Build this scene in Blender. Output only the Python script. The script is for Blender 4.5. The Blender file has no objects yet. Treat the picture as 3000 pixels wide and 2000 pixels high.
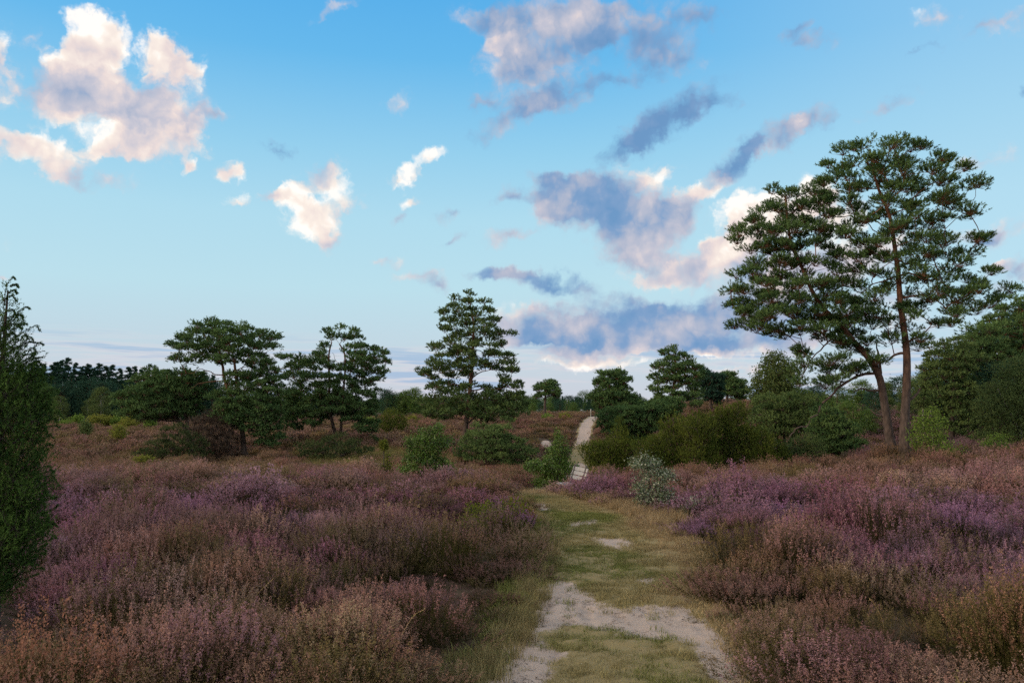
import bpy, math, random
import numpy as np
from mathutils import Vector

sc = bpy.context.scene
COL = sc.collection
R = math.radians

# ------------------------------------------------------------------ camera
FOC = 2333.0                       # focal length in photo pixels (3000 x 2000)
PITCH = math.atan(200.0 / FOC)     # horizon sits a little under the middle
CAM = np.array([0.0, 0.0, 1.8])
cam = bpy.data.cameras.new("camera")
cam.sensor_width = 36.0
cam.lens = FOC / 3000.0 * 36.0
cam.clip_start = 0.1
cam.clip_end = 9000.0
camo = bpy.data.objects.new("camera", cam)
camo.location = CAM
camo.rotation_euler = (math.pi / 2 + PITCH, 0, 0)
COL.objects.link(camo)
sc.camera = camo

# ------------------------------------------------------------------ render / exposure
sc.view_settings.view_transform = 'Standard'
sc.view_settings.look = 'None'
sc.view_settings.exposure = 0.0
sc.view_settings.gamma = 1.0
sc.view_settings.use_curve_mapping = False
sc.render.engine = 'CYCLES'
sc.cycles.max_bounces = 4
sc.cycles.diffuse_bounces = 2
sc.cycles.transmission_bounces = 3
sc.cycles.adaptive_threshold = 0.025
sc.cycles.use_denoising = False
sc.cycles.caustics_reflective = False
sc.cycles.caustics_refractive = False

# ------------------------------------------------------------------ sun
SUN_AZ = R(-112.0)   # clockwise from +Y: low in the west, left and a little behind
SUN_EL = R(15.0)
sun = bpy.data.lights.new("sun", 'SUN')
sun.energy = 2.3
sun.angle = R(20.0)
sun.color = (1.0, 0.74, 0.50)
suno = bpy.data.objects.new("sun", sun)
sd = Vector((math.sin(SUN_AZ) * math.cos(SUN_EL), math.cos(SUN_AZ) * math.cos(SUN_EL), math.sin(SUN_EL)))
suno.rotation_euler = sd.to_track_quat('Z', 'Y').to_euler()
suno.location = (-40, -10, 40)
COL.objects.link(suno)


def pix_dir(px, py):
    x = (px - 1500.0) / FOC
    u = (1000.0 - py) / FOC
    c, s = math.cos(PITCH), math.sin(PITCH)
    return np.array([x, c - u * s, s + u * c])


def P(px, py, Y):
    d = pix_dir(px, py)
    return CAM + d * (Y / d[1])


# ------------------------------------------------------------------ world: sky and clouds
world = bpy.data.worlds.new("World")
sc.world = world
world.use_nodes = True
WT = world.node_tree
WT.nodes.clear()


def wn(t, **kw):
    n = WT.nodes.new(t)
    for k, v in kw.items():
        setattr(n, k, v)
    return n


def wl(a, b):
    WT.links.new(a, b)


def wmath(op, a, b=None, c=None, clamp=False):
    n = wn('ShaderNodeMath', operation=op)
    n.use_clamp = clamp
    for i, v in enumerate((a, b, c)):
        if v is None:
            continue
        if isinstance(v, (int, float)):
            n.inputs[i].default_value = v
        else:
            wl(v, n.inputs[i])
    return n.outputs[0]


def wmix(fac, a, b):
    n = wn('ShaderNodeMix', data_type='RGBA')
    for i, v in ((0, fac), (6, a), (7, b)):
        if isinstance(v, (int, float)):
            n.inputs[i].default_value = v
        elif isinstance(v, tuple):
            n.inputs[i].default_value = (*v, 1.0)
        else:
            wl(v, n.inputs[i])
    return n.outputs[2]


def wramp(fac, stops, interp='LINEAR'):
    n = wn('ShaderNodeValToRGB')
    cr = n.color_ramp
    cr.interpolation = interp
    while len(cr.elements) > 1:
        cr.elements.remove(cr.elements[-1])
    cr.elements[0].position = stops[0][0]
    cr.elements[0].color = (*stops[0][1], 1)
    for p, c in stops[1:]:
        e = cr.elements.new(p)
        e.color = (*c, 1)
    wl(fac, n.inputs[0])
    return n.outputs[0]


def wsmooth(v, lo, hi):
    n = wn('ShaderNodeMapRange', interpolation_type='SMOOTHSTEP')
    wl(v, n.inputs[0])
    n.inputs[1].default_value = lo
    n.inputs[2].default_value = hi
    return n.outputs[0]


tc = wn('ShaderNodeTexCoord')
nrm = wn('ShaderNodeVectorMath', operation='NORMALIZE')
wl(tc.outputs['Generated'], nrm.inputs[0])
DIR = nrm.outputs[0]
sep = wn('ShaderNodeSeparateXYZ')
wl(DIR, sep.inputs[0])
AZ = wmath('ARCTAN2', sep.outputs[0], sep.outputs[1])
EL = wmath('ARCSINE', sep.outputs[2])

sky = wn('ShaderNodeTexSky', sky_type='NISHITA')
sky.sun_disc = False
sky.sun_elevation = SUN_EL
sky.sun_rotation = SUN_AZ
sky.air_density = 1.0
sky.dust_density = 0.6
sky.ozone_density = 2.0
# clear-sky colour by elevation, mixed with the Nishita sky (values for strength 0.1)
el01 = wmath('DIVIDE', EL, 1.5708, clamp=True)
grad = wramp(el01, [(0.0, (0.64, 0.65, 0.76)), (0.045, (0.58, 0.71, 0.81)), (0.095, (0.54, 0.80, 0.90)), (0.15, (0.47, 0.78, 0.93)),
                    (0.20, (0.33, 0.69, 0.93)), (0.27, (0.145, 0.53, 0.92)), (0.36, (0.06, 0.41, 0.89)), (0.6, (0.08, 0.36, 0.74)),
                    (1.0, (0.09, 0.34, 0.68))], 'LINEAR')
azr = wsmooth(AZ, 0.05, 0.6)           # the sky is a little paler to the north-east
grad = wmix(wmath('MULTIPLY', azr, 0.38), grad, (0.50, 0.76, 0.93))
g10 = wn('ShaderNodeVectorMath', operation='SCALE')
wl(grad, g10.inputs[0])
g10.inputs[3].default_value = 10.0
clear = wmix(0.88, sky.outputs[0], g10.outputs[0])

# ---- clouds: puffs placed by azimuth and elevation on the celestial sphere
comb = wn('ShaderNodeCombineXYZ')
wl(AZ, comb.inputs[0])
wl(EL, comb.inputs[1])


def wnoise(scale, detail, rough, off=(0, 0, 0), vec=None, lac=2.0):
    m = wn('ShaderNodeVectorMath', operation='ADD')
    wl(vec or comb.outputs[0], m.inputs[0])
    m.inputs[1].default_value = off
    n = wn('ShaderNodeTexNoise', noise_dimensions='3D' if vec else '2D')
    n.inputs['Scale'].default_value = scale
    n.inputs['Detail'].default_value = detail
    n.inputs['Roughness'].default_value = rough
    n.inputs['Lacunarity'].default_value = lac
    wl(m.outputs[0], n.inputs['Vector'])
    return n


w1 = wnoise(22, 5, 0.6, (3, 1, 5))
wsub = wn('ShaderNodeVectorMath', operation='SUBTRACT')
wl(w1.outputs['Color'], wsub.inputs[0])
wsub.inputs[1].default_value = (0.5, 0.5, 0.5)
wsc = wn('ShaderNodeVectorMath', operation='SCALE')
wl(wsub.outputs[0], wsc.inputs[0])
wsc.inputs[3].default_value = 0.042
wadd = wn('ShaderNodeVectorMath', operation='ADD')
wl(comb.outputs[0], wadd.inputs[0])
wl(wsc.outputs[0], wadd.inputs[1])
sepw = wn('ShaderNodeSeparateXYZ')
wl(wadd.outputs[0], sepw.inputs[0])
flat = wn('ShaderNodeCombineXYZ')
wl(sepw.outputs[0], flat.inputs[0])
wl(sepw.outputs[1], flat.inputs[1])
WARP = flat.outputs[0]

# (px, py, rx, ry, tilt deg, density, light)
PUFFS = [
    # big sunlit cumulus, upper left
    (290, 110, 120, 95, 0, 1.5, 1.00), (235, 185, 120, 90, 0, 1.5, 1.0), (480, 175, 95, 90, 0, 1.4, .93), (560, 215, 70, 70, 0, 1.1, .86),
    (370, 285, 280, 85, 0, 1.3, .54), (420, 320, 170, 65, 0, 1.1, .40), (220, 270, 190, 85, 0, 1.0, .60), (130, 310, 120, 75, 0, .9, .68),
    (360, 400, 130, 75, 0, 1.2, .97), (480, 390, 140, 80, 0, 1.0, .74), (560, 400, 75, 75, 0, .9, .80), (420, 455, 150, 55, 0, .8, .70),
    (60, 420, 150, 70, 10, 1.0, .82), (165, 455, 130, 65, 0, 1.0, .82), (200, 350, 90, 45, 0, .8, .80), (280, 430, 50, 50, 0, .9, .92),
    (0, 190, 60, 170, 0, .9, .80), (320, 530, 110, 35, 15, .6, .62), (180, 505, 90, 40, 0, .6, .75), (560, 487, 40, 32, 0, 1.1, .95), (675, 505, 65, 38, 0, 1.0, .88),
    (100, 120, 60, 40, 30, .45, .65), (620, 330, 70, 25, 0, .4, .3),
    # middle puffs
    (700, 590, 60, 30, 0, .8, .82), (870, 590, 75, 70, 0, 1.2, .94), (925, 655, 80, 80, 0, 1.2, .92), (985, 545, 65, 55, 0, 1.0, .84), (965, 715, 60, 45, 20, .9, .82),
    (1005, 600, 110, 40, 10, .8, .74), (930, 510, 110, 40, 20, .5, .6), (1175, 520, 75, 45, 25, 1.0, .86), (1255, 465, 75, 28, 30, .9, .86), (1200, 597, 60, 22, 15, .8, .8),
    (1165, 305, 50, 50, 0, .7, .66), (805, 575, 55, 25, 0, .6, .75), (1320, 630, 70, 25, 15, .6, .40), (1330, 700, 60, 20, 20, .5, .3), (1180, 640, 40, 20, 20, .5, .25),
    (1240, 810, 100, 28, 5, .8, .70), (1290, 840, 70, 30, 0, .6, .4), (1140, 770, 60, 20, 10, .45, .45), (820, 440, 70, 22, 0, .4, .2), (980, 30, 90, 22, 25, .4, .55),
    # grey bank, upper middle
    (1600, 40, 260, 80, 0, .95, .36), (1480, 115, 80, 55, 0, 1.2, 1.0), (1500, 205, 150, 80, 0, 1.05, .52), (1640, 160, 190, 70, 15, 1.0, .32), (1860, 60, 190, 90, 0, .85, .30),
    (1900, 150, 110, 90, -30, .8, .24), (1810, 240, 150, 40, 5, .95, .16), (1630, 255, 130, 50, 10, .8, .28), (1480, 360, 150, 50, 20, .85, .20), (1640, 310, 120, 40, 15, .6, .28),
    (1750, 120, 90, 30, 0, .6, .3), (2050, 60, 120, 60, 0, .4, .3), (1430, 60, 120, 50, 0, .6, .40),
    (1960, 340, 200, 58, 24, 1.15, .12), (1850, 430, 130, 48, 26, 1.1, .12), (2090, 310, 110, 36, 10, .8, .16), (2275, 395, 140, 60, 27, 1.0, .34), (2335, 362, 55, 28, 20, 1.0, .95),
    (2150, 475, 100, 48, 22, 1.1, .12), (2400, 345, 75, 48, 0, .9, .26), (2215, 440, 50, 30, 0, .8, .75),
    (1560, 110, 150, 60, 10, .8, .40), (1700, 60, 150, 60, 0, .8, .34), (1560, 300, 120, 40, 15, .6, .30), (1420, 300, 90, 30, 15, .5, .3), (2000, 160, 90, 60, -20, .5, .28), (2500, 760, 220, 60, 0, .7, .72), (2350, 1000, 220, 40, 0, .7, .55),
    (2700, 950, 200, 50, 0, .6, .7),
    # big grey cumulus, right of middle
    (1800, 620, 250, 110, -8, 1.4, .34), (1700, 570, 150, 70, 0, 1.2, .22), (1890, 690, 150, 100, 0, 1.2, .42), (1630, 610, 80, 70, 0, .9, .60), (1900, 525, 120, 50, 0, 1.0, .78),
    (2050, 565, 130, 45, 18, 1.05, .84), (1870, 760, 130, 45, 0, .8, .40), (1500, 580, 90, 30, 10, .55, .2), (1620, 530, 90, 30, -10, .6, .3), (1980, 620, 100, 60, 0, .8, .5),
    # bright cumulus behind the pines
    (2190, 630, 115, 95, 0, 1.5, 1.04), (2270, 640, 130, 95, 0, 1.3, 1.0), (2390, 560, 95, 80, 0, 1.4, 1.04), (2130, 720, 90, 70, 0, 1.2, .98), (2450, 640, 150, 90, 0, .7, .85),
    (2050, 770, 180, 60, 15, 1.1, .76), (1940, 820, 160, 50, 5, 1.0, .80), (2210, 810, 210, 110, 0, 1.1, .52), (2420, 790, 200, 90, 0, .6, .6), (2300, 920, 260, 80, 0, .9, .34),
    (2640, 700, 140, 40, 0, .5, .75), (2600, 880, 180, 50, 0, .6, .6),
    # low bank over the far path
    (1600, 830, 250, 42, -12, 1.1, .24), (1470, 800, 120, 24, -5, .8, .30), (1560, 905, 150, 38, 0, 1.0, .70), (1720, 960, 330, 75, 0, 1.1, .34), (1980, 970, 320, 70, 0, 1.1, .24),
    (1900, 900, 220, 40, -6, .8, .4), (2050, 1010, 300, 32, 0, .9, .18), (1680, 1045, 240, 22, 4, .8, .58), (1580, 985, 160, 24, 4, .7, .5), (1750, 1030, 200, 22, -6, .7, .74),
    (2075, 1036, 90, 24, 0, 1.0, .92), (2180, 1085, 140, 18, 0, .7, .7), (2250, 1040, 130, 24, 0, .8, .72),
    (1850, 1005, 320, 36, 0, .45, .26), (1560, 965, 220, 44, 0, .8, .42), (2120, 925, 220, 56, 0, .45, .38), (1720, 1068, 280, 18, 0, .8, .84), (1500, 690, 110, 26, 10, .5, .5), (2600, 300, 120, 30, 15, .4, .5), (2850, 480, 140, 36, 10, .45, .6),
    # right edge
    (2950, 675, 130, 50, 8, 1.0, .72), (2860, 690, 100, 30, 0, .7, .4), (2990, 800, 110, 50, 0, .9, .36), (2920, 775, 75, 28, 0, 1.0, .94), (2995, 265, 35, 35, 0, .8, .25),
    (2745, 60, 90, 55, -15, .75, .66), (2370, 120, 90, 36, -10, .75, .26), (2330, 85, 60, 26, 30, .5, .3), (2700, 155, 70, 18, 15, .6, .22), (2900, 75, 100, 28, 10, .5, .45),
    (3060, 60, 160, 60, 0, .6, .4), (3150, 400, 140, 70, 0, .9, .6), (-150, 420, 180, 120, 0, 1.0, .7), (-120, 700, 160, 60, 0, .8, .7), (15, 805, 60, 14, 0, .9, .72),
]
# the same coordinates turned by a few fixed angles, for slanting clouds
TILTS = (0, 10, 25, -12)
ROT = {}
for t_ in TILTS:
    if t_ == 0:
        ROT[0] = WARP
        continue
    c_, s_ = math.cos(R(t_)), math.sin(R(t_))
    cx_ = wn('ShaderNodeCombineXYZ')
    wl(wmath('ADD', wmath('MULTIPLY', sepw.outputs[0], c_), wmath('MULTIPLY', sepw.outputs[1], s_)), cx_.inputs[0])
    wl(wmath('ADD', wmath('MULTIPLY', sepw.outputs[0], -s_), wmath('MULTIPLY', sepw.outputs[1], c_)), cx_.inputs[1])
    ROT[t_] = cx_.outputs[0]
accv = None
seq = {}
order = sorted(PUFFS, key=lambda p: min(TILTS, key=lambda t: abs(t - p[4])))
for pi_, (px, py, rx, ry, tilt, den, lit) in enumerate(order):
    t_ = min(TILTS, key=lambda t: abs(t - tilt))
    d0 = pix_dir(px, py); d0 /= np.linalg.norm(d0)
    d1 = pix_dir(px + 10, py); d1 /= np.linalg.norm(d1)
    d2 = pix_dir(px, py - 10); d2 /= np.linalg.norm(d2)
    aze = lambda d: (math.atan2(d[0], d[1]), math.asin(d[2]))
    a0, a1, a2 = aze(d0), aze(d1), aze(d2)
    grow = 1.04 + 0.15 * max(0.0, 0.9 - lit)
    sx = rx * grow * math.hypot(a1[0] - a0[0], a1[1] - a0[1]) / 10.0
    sy = ry * grow * math.hypot(a2[0] - a0[0], a2[1] - a0[1]) / 10.0
    c_, s_ = math.cos(R(t_)), math.sin(R(t_))
    u0, v0 = a0[0] * c_ + a0[1] * s_, -a0[0] * s_ + a0[1] * c_
    den = den + 0.14 * (lit < 0.62) + 0.22 * (den < 0.75)
    m = wn('ShaderNodeVectorMath', operation='MULTIPLY_ADD')
    src_ = ROT[t_]
    if accv is not None and pi_ % 12 == 0:      # a few puffs at a time (keeps the shader's stack small)
        for t2 in TILTS:
            sq = wn('ShaderNodeVectorMath', operation='MULTIPLY_ADD')
            wl(accv, sq.inputs[0])
            sq.inputs[1].default_value = (1e-9, 1e-9, 0)
            wl(ROT[t2], sq.inputs[2])
            seq[t2] = sq.outputs[0]
    wl(seq.get(t_, src_), m.inputs[0])
    m.inputs[1].default_value = (1 / sx, 1 / sy, 0)
    m.inputs[2].default_value = (-u0 / sx, -v0 / sy, 0)
    g = wn('ShaderNodeTexGradient', gradient_type='SPHERICAL')
    wl(m.outputs[0], g.inputs[0])
    ma = wn('ShaderNodeVectorMath', operation='MULTIPLY_ADD')
    wl(g.outputs['Fac'], ma.inputs[0])
    ma.inputs[1].default_value = (den, den * lit, 0)
    if accv is None:
        ma.inputs[2].default_value = (0.0005, 0.0003, 0)
    else:
        wl(accv, ma.inputs[2])
    accv = ma.outputs[0]
asep = wn('ShaderNodeSeparateXYZ')
wl(accv, asep.inputs[0])
DEN = asep.outputs[0]
LIT = wmath('DIVIDE', asep.outputs[1], asep.outputs[0])
nA = wnoise(24, 8, 0.60, (0, 0, 0)).outputs[0]
nS = wnoise(15, 3, 0.5, (0, 0, 0)).outputs[0]
# lit from the left and above: compare with the same noise a step toward the sun
nB = wnoise(15, 3, 0.5, (0.018, -0.022, 0)).outputs[0]
vor = wn('ShaderNodeTexVoronoi', feature='F1', voronoi_dimensions='2D')
vor.inputs['Scale'].default_value = 46
vor.inputs['Detail'].default_value = 2
vor.inputs['Roughness'].default_value = 0.55
wl(WARP, vor.inputs['Vector'])
bump = wmath('SUBTRACT', 0.42, vor.outputs['Distance'])
rel = wmath('SUBTRACT', nS, nB)
# generic cloud field for the rest of the dome, outside the patch placed above
gn_ = wnoise(2.6, 7, 0.6, (7, 3, 2), vec=DIR).outputs[0]
gmask = wmath('MAXIMUM', wsmooth(wmath('ABSOLUTE', AZ), 0.66, 0.9), wsmooth(EL, 0.60, 0.8))
gden = wmath('MULTIPLY', wsmooth(gn_, 0.36, 0.54), gmask)
gden = wmath('MULTIPLY', gden, wsmooth(EL, 0.02, 0.12))
# thin streaks of stratus near the horizon, all the way round
strm = wn('ShaderNodeVectorMath', operation='MULTIPLY')
wl(comb.outputs[0], strm.inputs[0])
strm.inputs[1].default_value = (4.5, 80.0, 1)
strn = wn('ShaderNodeTexNoise', noise_dimensions='2D')
strn.inputs['Scale'].default_value = 1.0
strn.inputs['Detail'].default_value = 5
strn.inputs['Roughness'].default_value = 0.55
wl(strm.outputs[0], strn.inputs['Vector'])
sband = wmath('MULTIPLY', wsmooth(EL, 0.004, 0.02), wmath('SUBTRACT', 1.0, wsmooth(EL, 0.06, 0.10)))
sden = wmath('MULTIPLY', wsmooth(strn.outputs[0], 0.42, 0.58), wmath('MULTIPLY', sband, 0.6))
dens = wmath('ADD', DEN, wmath('MULTIPLY', wmath('SUBTRACT', nA, 0.5), wmath('MULTIPLY', wsmooth(DEN, 0.0, 0.25), 1.10)))
dens = wmath('ADD', dens, wmath('MULTIPLY', bump, wmath('MULTIPLY', wsmooth(DEN, 0.0, 0.3), 0.40)))
aSoft = wsmooth(dens, 0.0, 1.15)
aHard = wsmooth(dens, 0.04, 0.72)
hard = wsmooth(LIT, 0.62, 0.92)
alphaP = wn('ShaderNodeMix')
wl(hard, alphaP.inputs[0]); wl(aSoft, alphaP.inputs[2]); wl(aHard, alphaP.inputs[3])
alphaP = wmath('MULTIPLY', alphaP.outputs[0], 0.97)
lit2 = wmath('ADD', LIT, wmath('MULTIPLY', rel, 0.9))
lit2 = wmath('ADD', lit2, wmath('MULTIPLY', bump, 0.16))
lit2 = wmath('ADD', lit2, wmath('MULTIPLY', wmath('SUBTRACT', nA, 0.5), 0.22))
# thin edges of grey cloud catch more light
edge = wmath('MULTIPLY', wmath('SUBTRACT', 1.0, wsmooth(dens, 0.3, 1.2)), 0.10)
lit2 = wmath('ADD', lit2, edge, clamp=True)
CR = [(0.0, (0.150, 0.310, 0.560)), (0.20, (0.215, 0.355, 0.590)), (0.40, (0.42, 0.47, 0.61)), (0.58, (0.60, 0.58, 0.66)), (0.76, (0.86, 0.73, 0.70)),
      (0.90, (1.0, 0.88, 0.79)), (1.0, (1.12, 1.05, 0.98))]
ccol = wramp(lit2, CR)
c10 = wn('ShaderNodeVectorMath', operation='SCALE')
wl(ccol, c10.inputs[0])
c10.inputs[3].default_value = 10.0
out = wmix(sden, clear, wmix(wsmooth(strn.outputs[0], 0.50, 0.64), (7.6, 7.0, 7.4), (3.0, 4.6, 7.0)))
out = wmix(wmath('MULTIPLY', gden, 0.9), out, wmix(wsmooth(gn_, 0.45, 0.75), (12.0, 10.4, 9.0), (6.4, 6.0, 6.2)))
out = wmix(alphaP, out, c10.outputs[0])
bg = wn('ShaderNodeBackground')
bg.inputs['Strength'].default_value = 0.1
wl(out, bg.inputs[0])
wo = wn('ShaderNodeOutputWorld')
wl(bg.outputs[0], wo.inputs[0])
world.cycles.sampling_method = 'NONE'

# ------------------------------------------------------------------ small numpy helpers
def vnoise(x, y, seed=0):
    xi = np.floor(x).astype(np.int64); yi = np.floor(y).astype(np.int64)
    fx = x - xi; fy = y - yi
    fx = fx * fx * (3 - 2 * fx); fy = fy * fy * (3 - 2 * fy)

    def h(a, b):
        n = (a * 374761393 + b * 668265263 + seed * 1442695041) & 0x7fffffff
        n = ((n ^ (n >> 13)) * 1274126177) & 0x7fffffff
        return ((n ^ (n >> 16)) & 0xffff) / 65535.0
    v0 = h(xi, yi) * (1 - fx) + h(xi + 1, yi) * fx
    v1 = h(xi, yi + 1) * (1 - fx) + h(xi + 1, yi + 1) * fx
    return v0 * (1 - fy) + v1 * fy


def fbm(x, y, seed=0, oct=4):
    s = 0; a = 0.5; t = 0
    for i in range(oct):
        s = s + a * vnoise(x, y, seed + i * 17); t += a
        x = x * 2.03 + 5.1; y = y * 2.03 + 1.7; a *= 0.5
    return s / t


def sstep(x, a, b):
    t = np.clip((x - a) / (b - a), 0, 1)
    return t * t * (3 - 2 * t)


def in_poly(x, y, poly):
    x = np.asarray(x, float); y = np.asarray(y, float)
    r = np.zeros(x.shape, bool)
    n = len(poly); j = n - 1
    for i in range(n):
        xi, yi = poly[i]; xj, yj = poly[j]
        c = ((yi > y) != (yj > y)) & (x < (xj - xi) * (y - yi) / (yj - yi + 1e-12) + xi)
        r ^= c
        j = i
    return r


def poly_sd(x, y, poly):
    """signed distance, positive inside"""
    d = np.full(np.shape(x), 1e9)
    n = len(poly)
    for i in range(n):
        ax, ay = poly[i]; bx, by = poly[(i + 1) % n]
        ex, ey = bx - ax, by - ay
        t = np.clip(((x - ax) * ex + (y - ay) * ey) / (ex * ex + ey * ey + 1e-12), 0, 1)
        d = np.minimum(d, np.hypot(x - ax - t * ex, y - ay - t * ey))
    return np.where(in_poly(x, y, poly), d, -d)


def mesh_obj(name, verts, faces, mats, parent=None, smooth=False, fattr=None, midx=None, link=True):
    """verts (n,3); faces (m,3) or (m,4) int array"""
    verts = np.ascontiguousarray(verts, dtype=np.float32)
    faces = np.ascontiguousarray(faces, dtype=np.int32)
    me = bpy.data.meshes.new(name)
    k = faces.shape[1]
    me.vertices.add(len(verts)); me.vertices.foreach_set('co', verts.ravel())
    me.loops.add(faces.size); me.loops.foreach_set('vertex_index', faces.ravel())
    me.polygons.add(len(faces))
    me.polygons.foreach_set('loop_start', np.arange(0, faces.size, k, dtype=np.int32))
    if smooth:
        me.polygons.foreach_set('use_smooth', np.ones(len(faces), bool))
    for m in (mats if isinstance(mats, (list, tuple)) else [mats]):
        me.materials.append(m)
    if midx is not None:
        me.polygons.foreach_set('material_index', np.asarray(midx, np.int32))
    me.update(calc_edges=True)
    if fattr:
        for an, (dom, typ, arr) in fattr.items():
            a = me.attributes.new(an, typ, dom)
            key = {'FLOAT': 'value', 'INT': 'value', 'FLOAT_VECTOR': 'vector', 'FLOAT_COLOR': 'color'}[typ]
            a.data.foreach_set(key, np.ascontiguousarray(arr, np.int32 if typ == 'INT' else np.float32).ravel())
    o = bpy.data.objects.new(name, me)
    if link:
        COL.objects.link(o)
    if parent is not None:
        o.parent = parent
    return o


def tag(o, label=None, cat=None, group=None, kind=None):
    if label: o['label'] = label
    if cat: o['category'] = cat
    if group: o['group'] = group
    if kind: o['kind'] = kind
    return o


def empty(name, loc, label, cat, group=None):
    o = bpy.data.objects.new(name, None)
    COL.objects.link(o)
    o.location = loc
    o.empty_display_size = 0.2
    return tag(o, label, cat, group)


# ------------------------------------------------------------------ materials
def mat(name):
    m = bpy.data.materials.new(name)
    m.use_nodes = True
    nt = m.node_tree
    nt.nodes.clear()
    o = nt.nodes.new('ShaderNodeOutputMaterial')
    return m, nt, o


def N(nt, t, **kw):
    n = nt.nodes.new(t)
    for k, v in kw.items():
        setattr(n, k, v)
    return n


def mixc(nt, fac, a, b, blend='MIX'):
    n = N(nt, 'ShaderNodeMix', data_type='RGBA', blend_type=blend)
    for i, v in ((0, fac), (6, a), (7, b)):
        if isinstance(v, (int, float)):
            n.inputs[i].default_value = v
        elif isinstance(v, tuple):
            n.inputs[i].default_value = (*v, 1.0)
        else:
            nt.links.new(v, n.inputs[i])
    return n.outputs[2]


def leafy(name, dark, light, trans=0.25, instancer=None, instfac=0.0, gloss=0.0):
    """leaf / needle material: colour varies from leaf to leaf by the face attribute 'var'"""
    m, nt, o = mat(name)
    at = N(nt, 'ShaderNodeAttribute', attribute_name='var')
    c = mixc(nt, at.outputs['Fac'], dark, light)
    if instancer:
        it = N(nt, 'ShaderNodeAttribute', attribute_name=instancer, attribute_type='INSTANCER')
        br = N(nt, 'ShaderNodeMath', operation='MULTIPLY_ADD')
        nt.links.new(at.outputs['Fac'], br.inputs[0])
        br.inputs[1].default_value = 0.9
        br.inputs[2].default_value = 0.55
        sc_ = N(nt, 'ShaderNodeVectorMath', operation='SCALE')
        nt.links.new(it.outputs['Color'], sc_.inputs[0])
        nt.links.new(br.outputs[0], sc_.inputs[3])
        c = mixc(nt, instfac, c, sc_.outputs[0])
    d = N(nt, 'ShaderNodeBsdfDiffuse')
    nt.links.new(c, d.inputs[0])
    t = N(nt, 'ShaderNodeBsdfTranslucent')
    nt.links.new(c, t.inputs[0])
    mx = N(nt, 'ShaderNodeMixShader')
    mx.inputs[0].default_value = trans
    nt.links.new(d.outputs[0], mx.inputs[1]); nt.links.new(t.outputs[0], mx.inputs[2])
    res = mx.outputs[0]
    if gloss:
        gl = N(nt, 'ShaderNodeBsdfGlossy')
        gl.inputs['Roughness'].default_value = 0.4
        m2 = N(nt, 'ShaderNodeMixShader')
        m2.inputs[0].default_value = gloss
        nt.links.new(res, m2.inputs[1]); nt.links.new(gl.outputs[0], m2.inputs[2])
        res = m2.outputs[0]
    nt.links.new(res, o.inputs[0])
    return m


def bark(name, low, high, z0, z1, scale=6.0):
    """bark: grey-brown plates near the foot, orange flaky bark above"""
    m, nt, o = mat(name)
    t = N(nt, 'ShaderNodeTexCoord')
    s = N(nt, 'ShaderNodeSeparateXYZ'); nt.links.new(t.outputs['Object'], s.inputs[0])
    mp = N(nt, 'ShaderNodeMapping'); nt.links.new(t.outputs['Object'], mp.inputs[0])
    mp.inputs['Scale'].default_value = (scale, scale, scale * 0.35)
    v = N(nt, 'ShaderNodeTexVoronoi'); v.inputs['Scale'].default_value = 1.6; nt.links.new(mp.outputs[0], v.inputs['Vector'])
    n = N(nt, 'ShaderNodeTexNoise'); n.inputs['Scale'].default_value = 2.2; n.inputs['Detail'].default_value = 6
    nt.links.new(mp.outputs[0], n.inputs['Vector'])
    mr = N(nt, 'ShaderNodeMapRange'); nt.links.new(s.outputs[2], mr.inputs[0])
    mr.inputs[1].default_value = z0; mr.inputs[2].default_value = z1
    c = mixc(nt, mr.outputs[0], low, high)
    dk = mixc(nt, 1.0, c, (0.45, 0.42, 0.42), 'MULTIPLY')
    c = mixc(nt, n.outputs[0], dk, c)
    cr = N(nt, 'ShaderNodeMapRange'); nt.links.new(v.outputs['Distance'], cr.inputs[0])
    cr.inputs[1].default_value = 0.25; cr.inputs[2].default_value = 0.7; cr.inputs[3].default_value = 1.1; cr.inputs[4].default_value = 0.6
    hs = N(nt, 'ShaderNodeVectorMath', operation='SCALE'); nt.links.new(c, hs.inputs[0]); nt.links.new(cr.outputs[0], hs.inputs[3])
    b = N(nt, 'ShaderNodeBsdfPrincipled'); b.inputs['Roughness'].default_value = 0.9
    nt.links.new(hs.outputs[0], b.inputs['Base Color'])
    bp = N(nt, 'ShaderNodeBump'); bp.inputs['Strength'].default_value = 0.8; bp.inputs['Distance'].default_value = 0.03
    nt.links.new(v.outputs['Distance'], bp.inputs['Height']); nt.links.new(bp.outputs[0], b.inputs['Normal'])
    nt.links.new(b.outputs[0], o.inputs[0])
    return m


M_PINE = leafy('pine_needles', (0.048, 0.102, 0.042), (0.160, 0.250, 0.085), 0.15)
M_PINE2 = leafy('pine_needles_olive', (0.056, 0.100, 0.038), (0.165, 0.235, 0.080), 0.15)
M_DARKPINE = leafy('spruce_needles', (0.022, 0.062, 0.046), (0.06, 0.12, 0.072), 0.12)
M_JUN = leafy('juniper_needles', (0.04, 0.072, 0.016), (0.155, 0.185, 0.038), 0.2)
M_JUN_NEAR = leafy('juniper_needles_fresh', (0.016, 0.054, 0.018), (0.120, 0.200, 0.046), 0.2)
M_OAK = leafy('oak_leaves', (0.036, 0.085, 0.014), (0.14, 0.23, 0.04), 0.3, gloss=0.03)
M_BIRCH = leafy('birch_leaves', (0.06, 0.1, 0.034), (0.155, 0.2, 0.07), 0.3)
M_SAP = leafy('sapling_leaves', (0.090, 0.160, 0.025), (0.210, 0.300, 0.070), 0.35)
M_YELLOW = leafy('yellow_green_leaves', (0.130, 0.150, 0.025), (0.270, 0.280, 0.060), 0.35)
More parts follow.
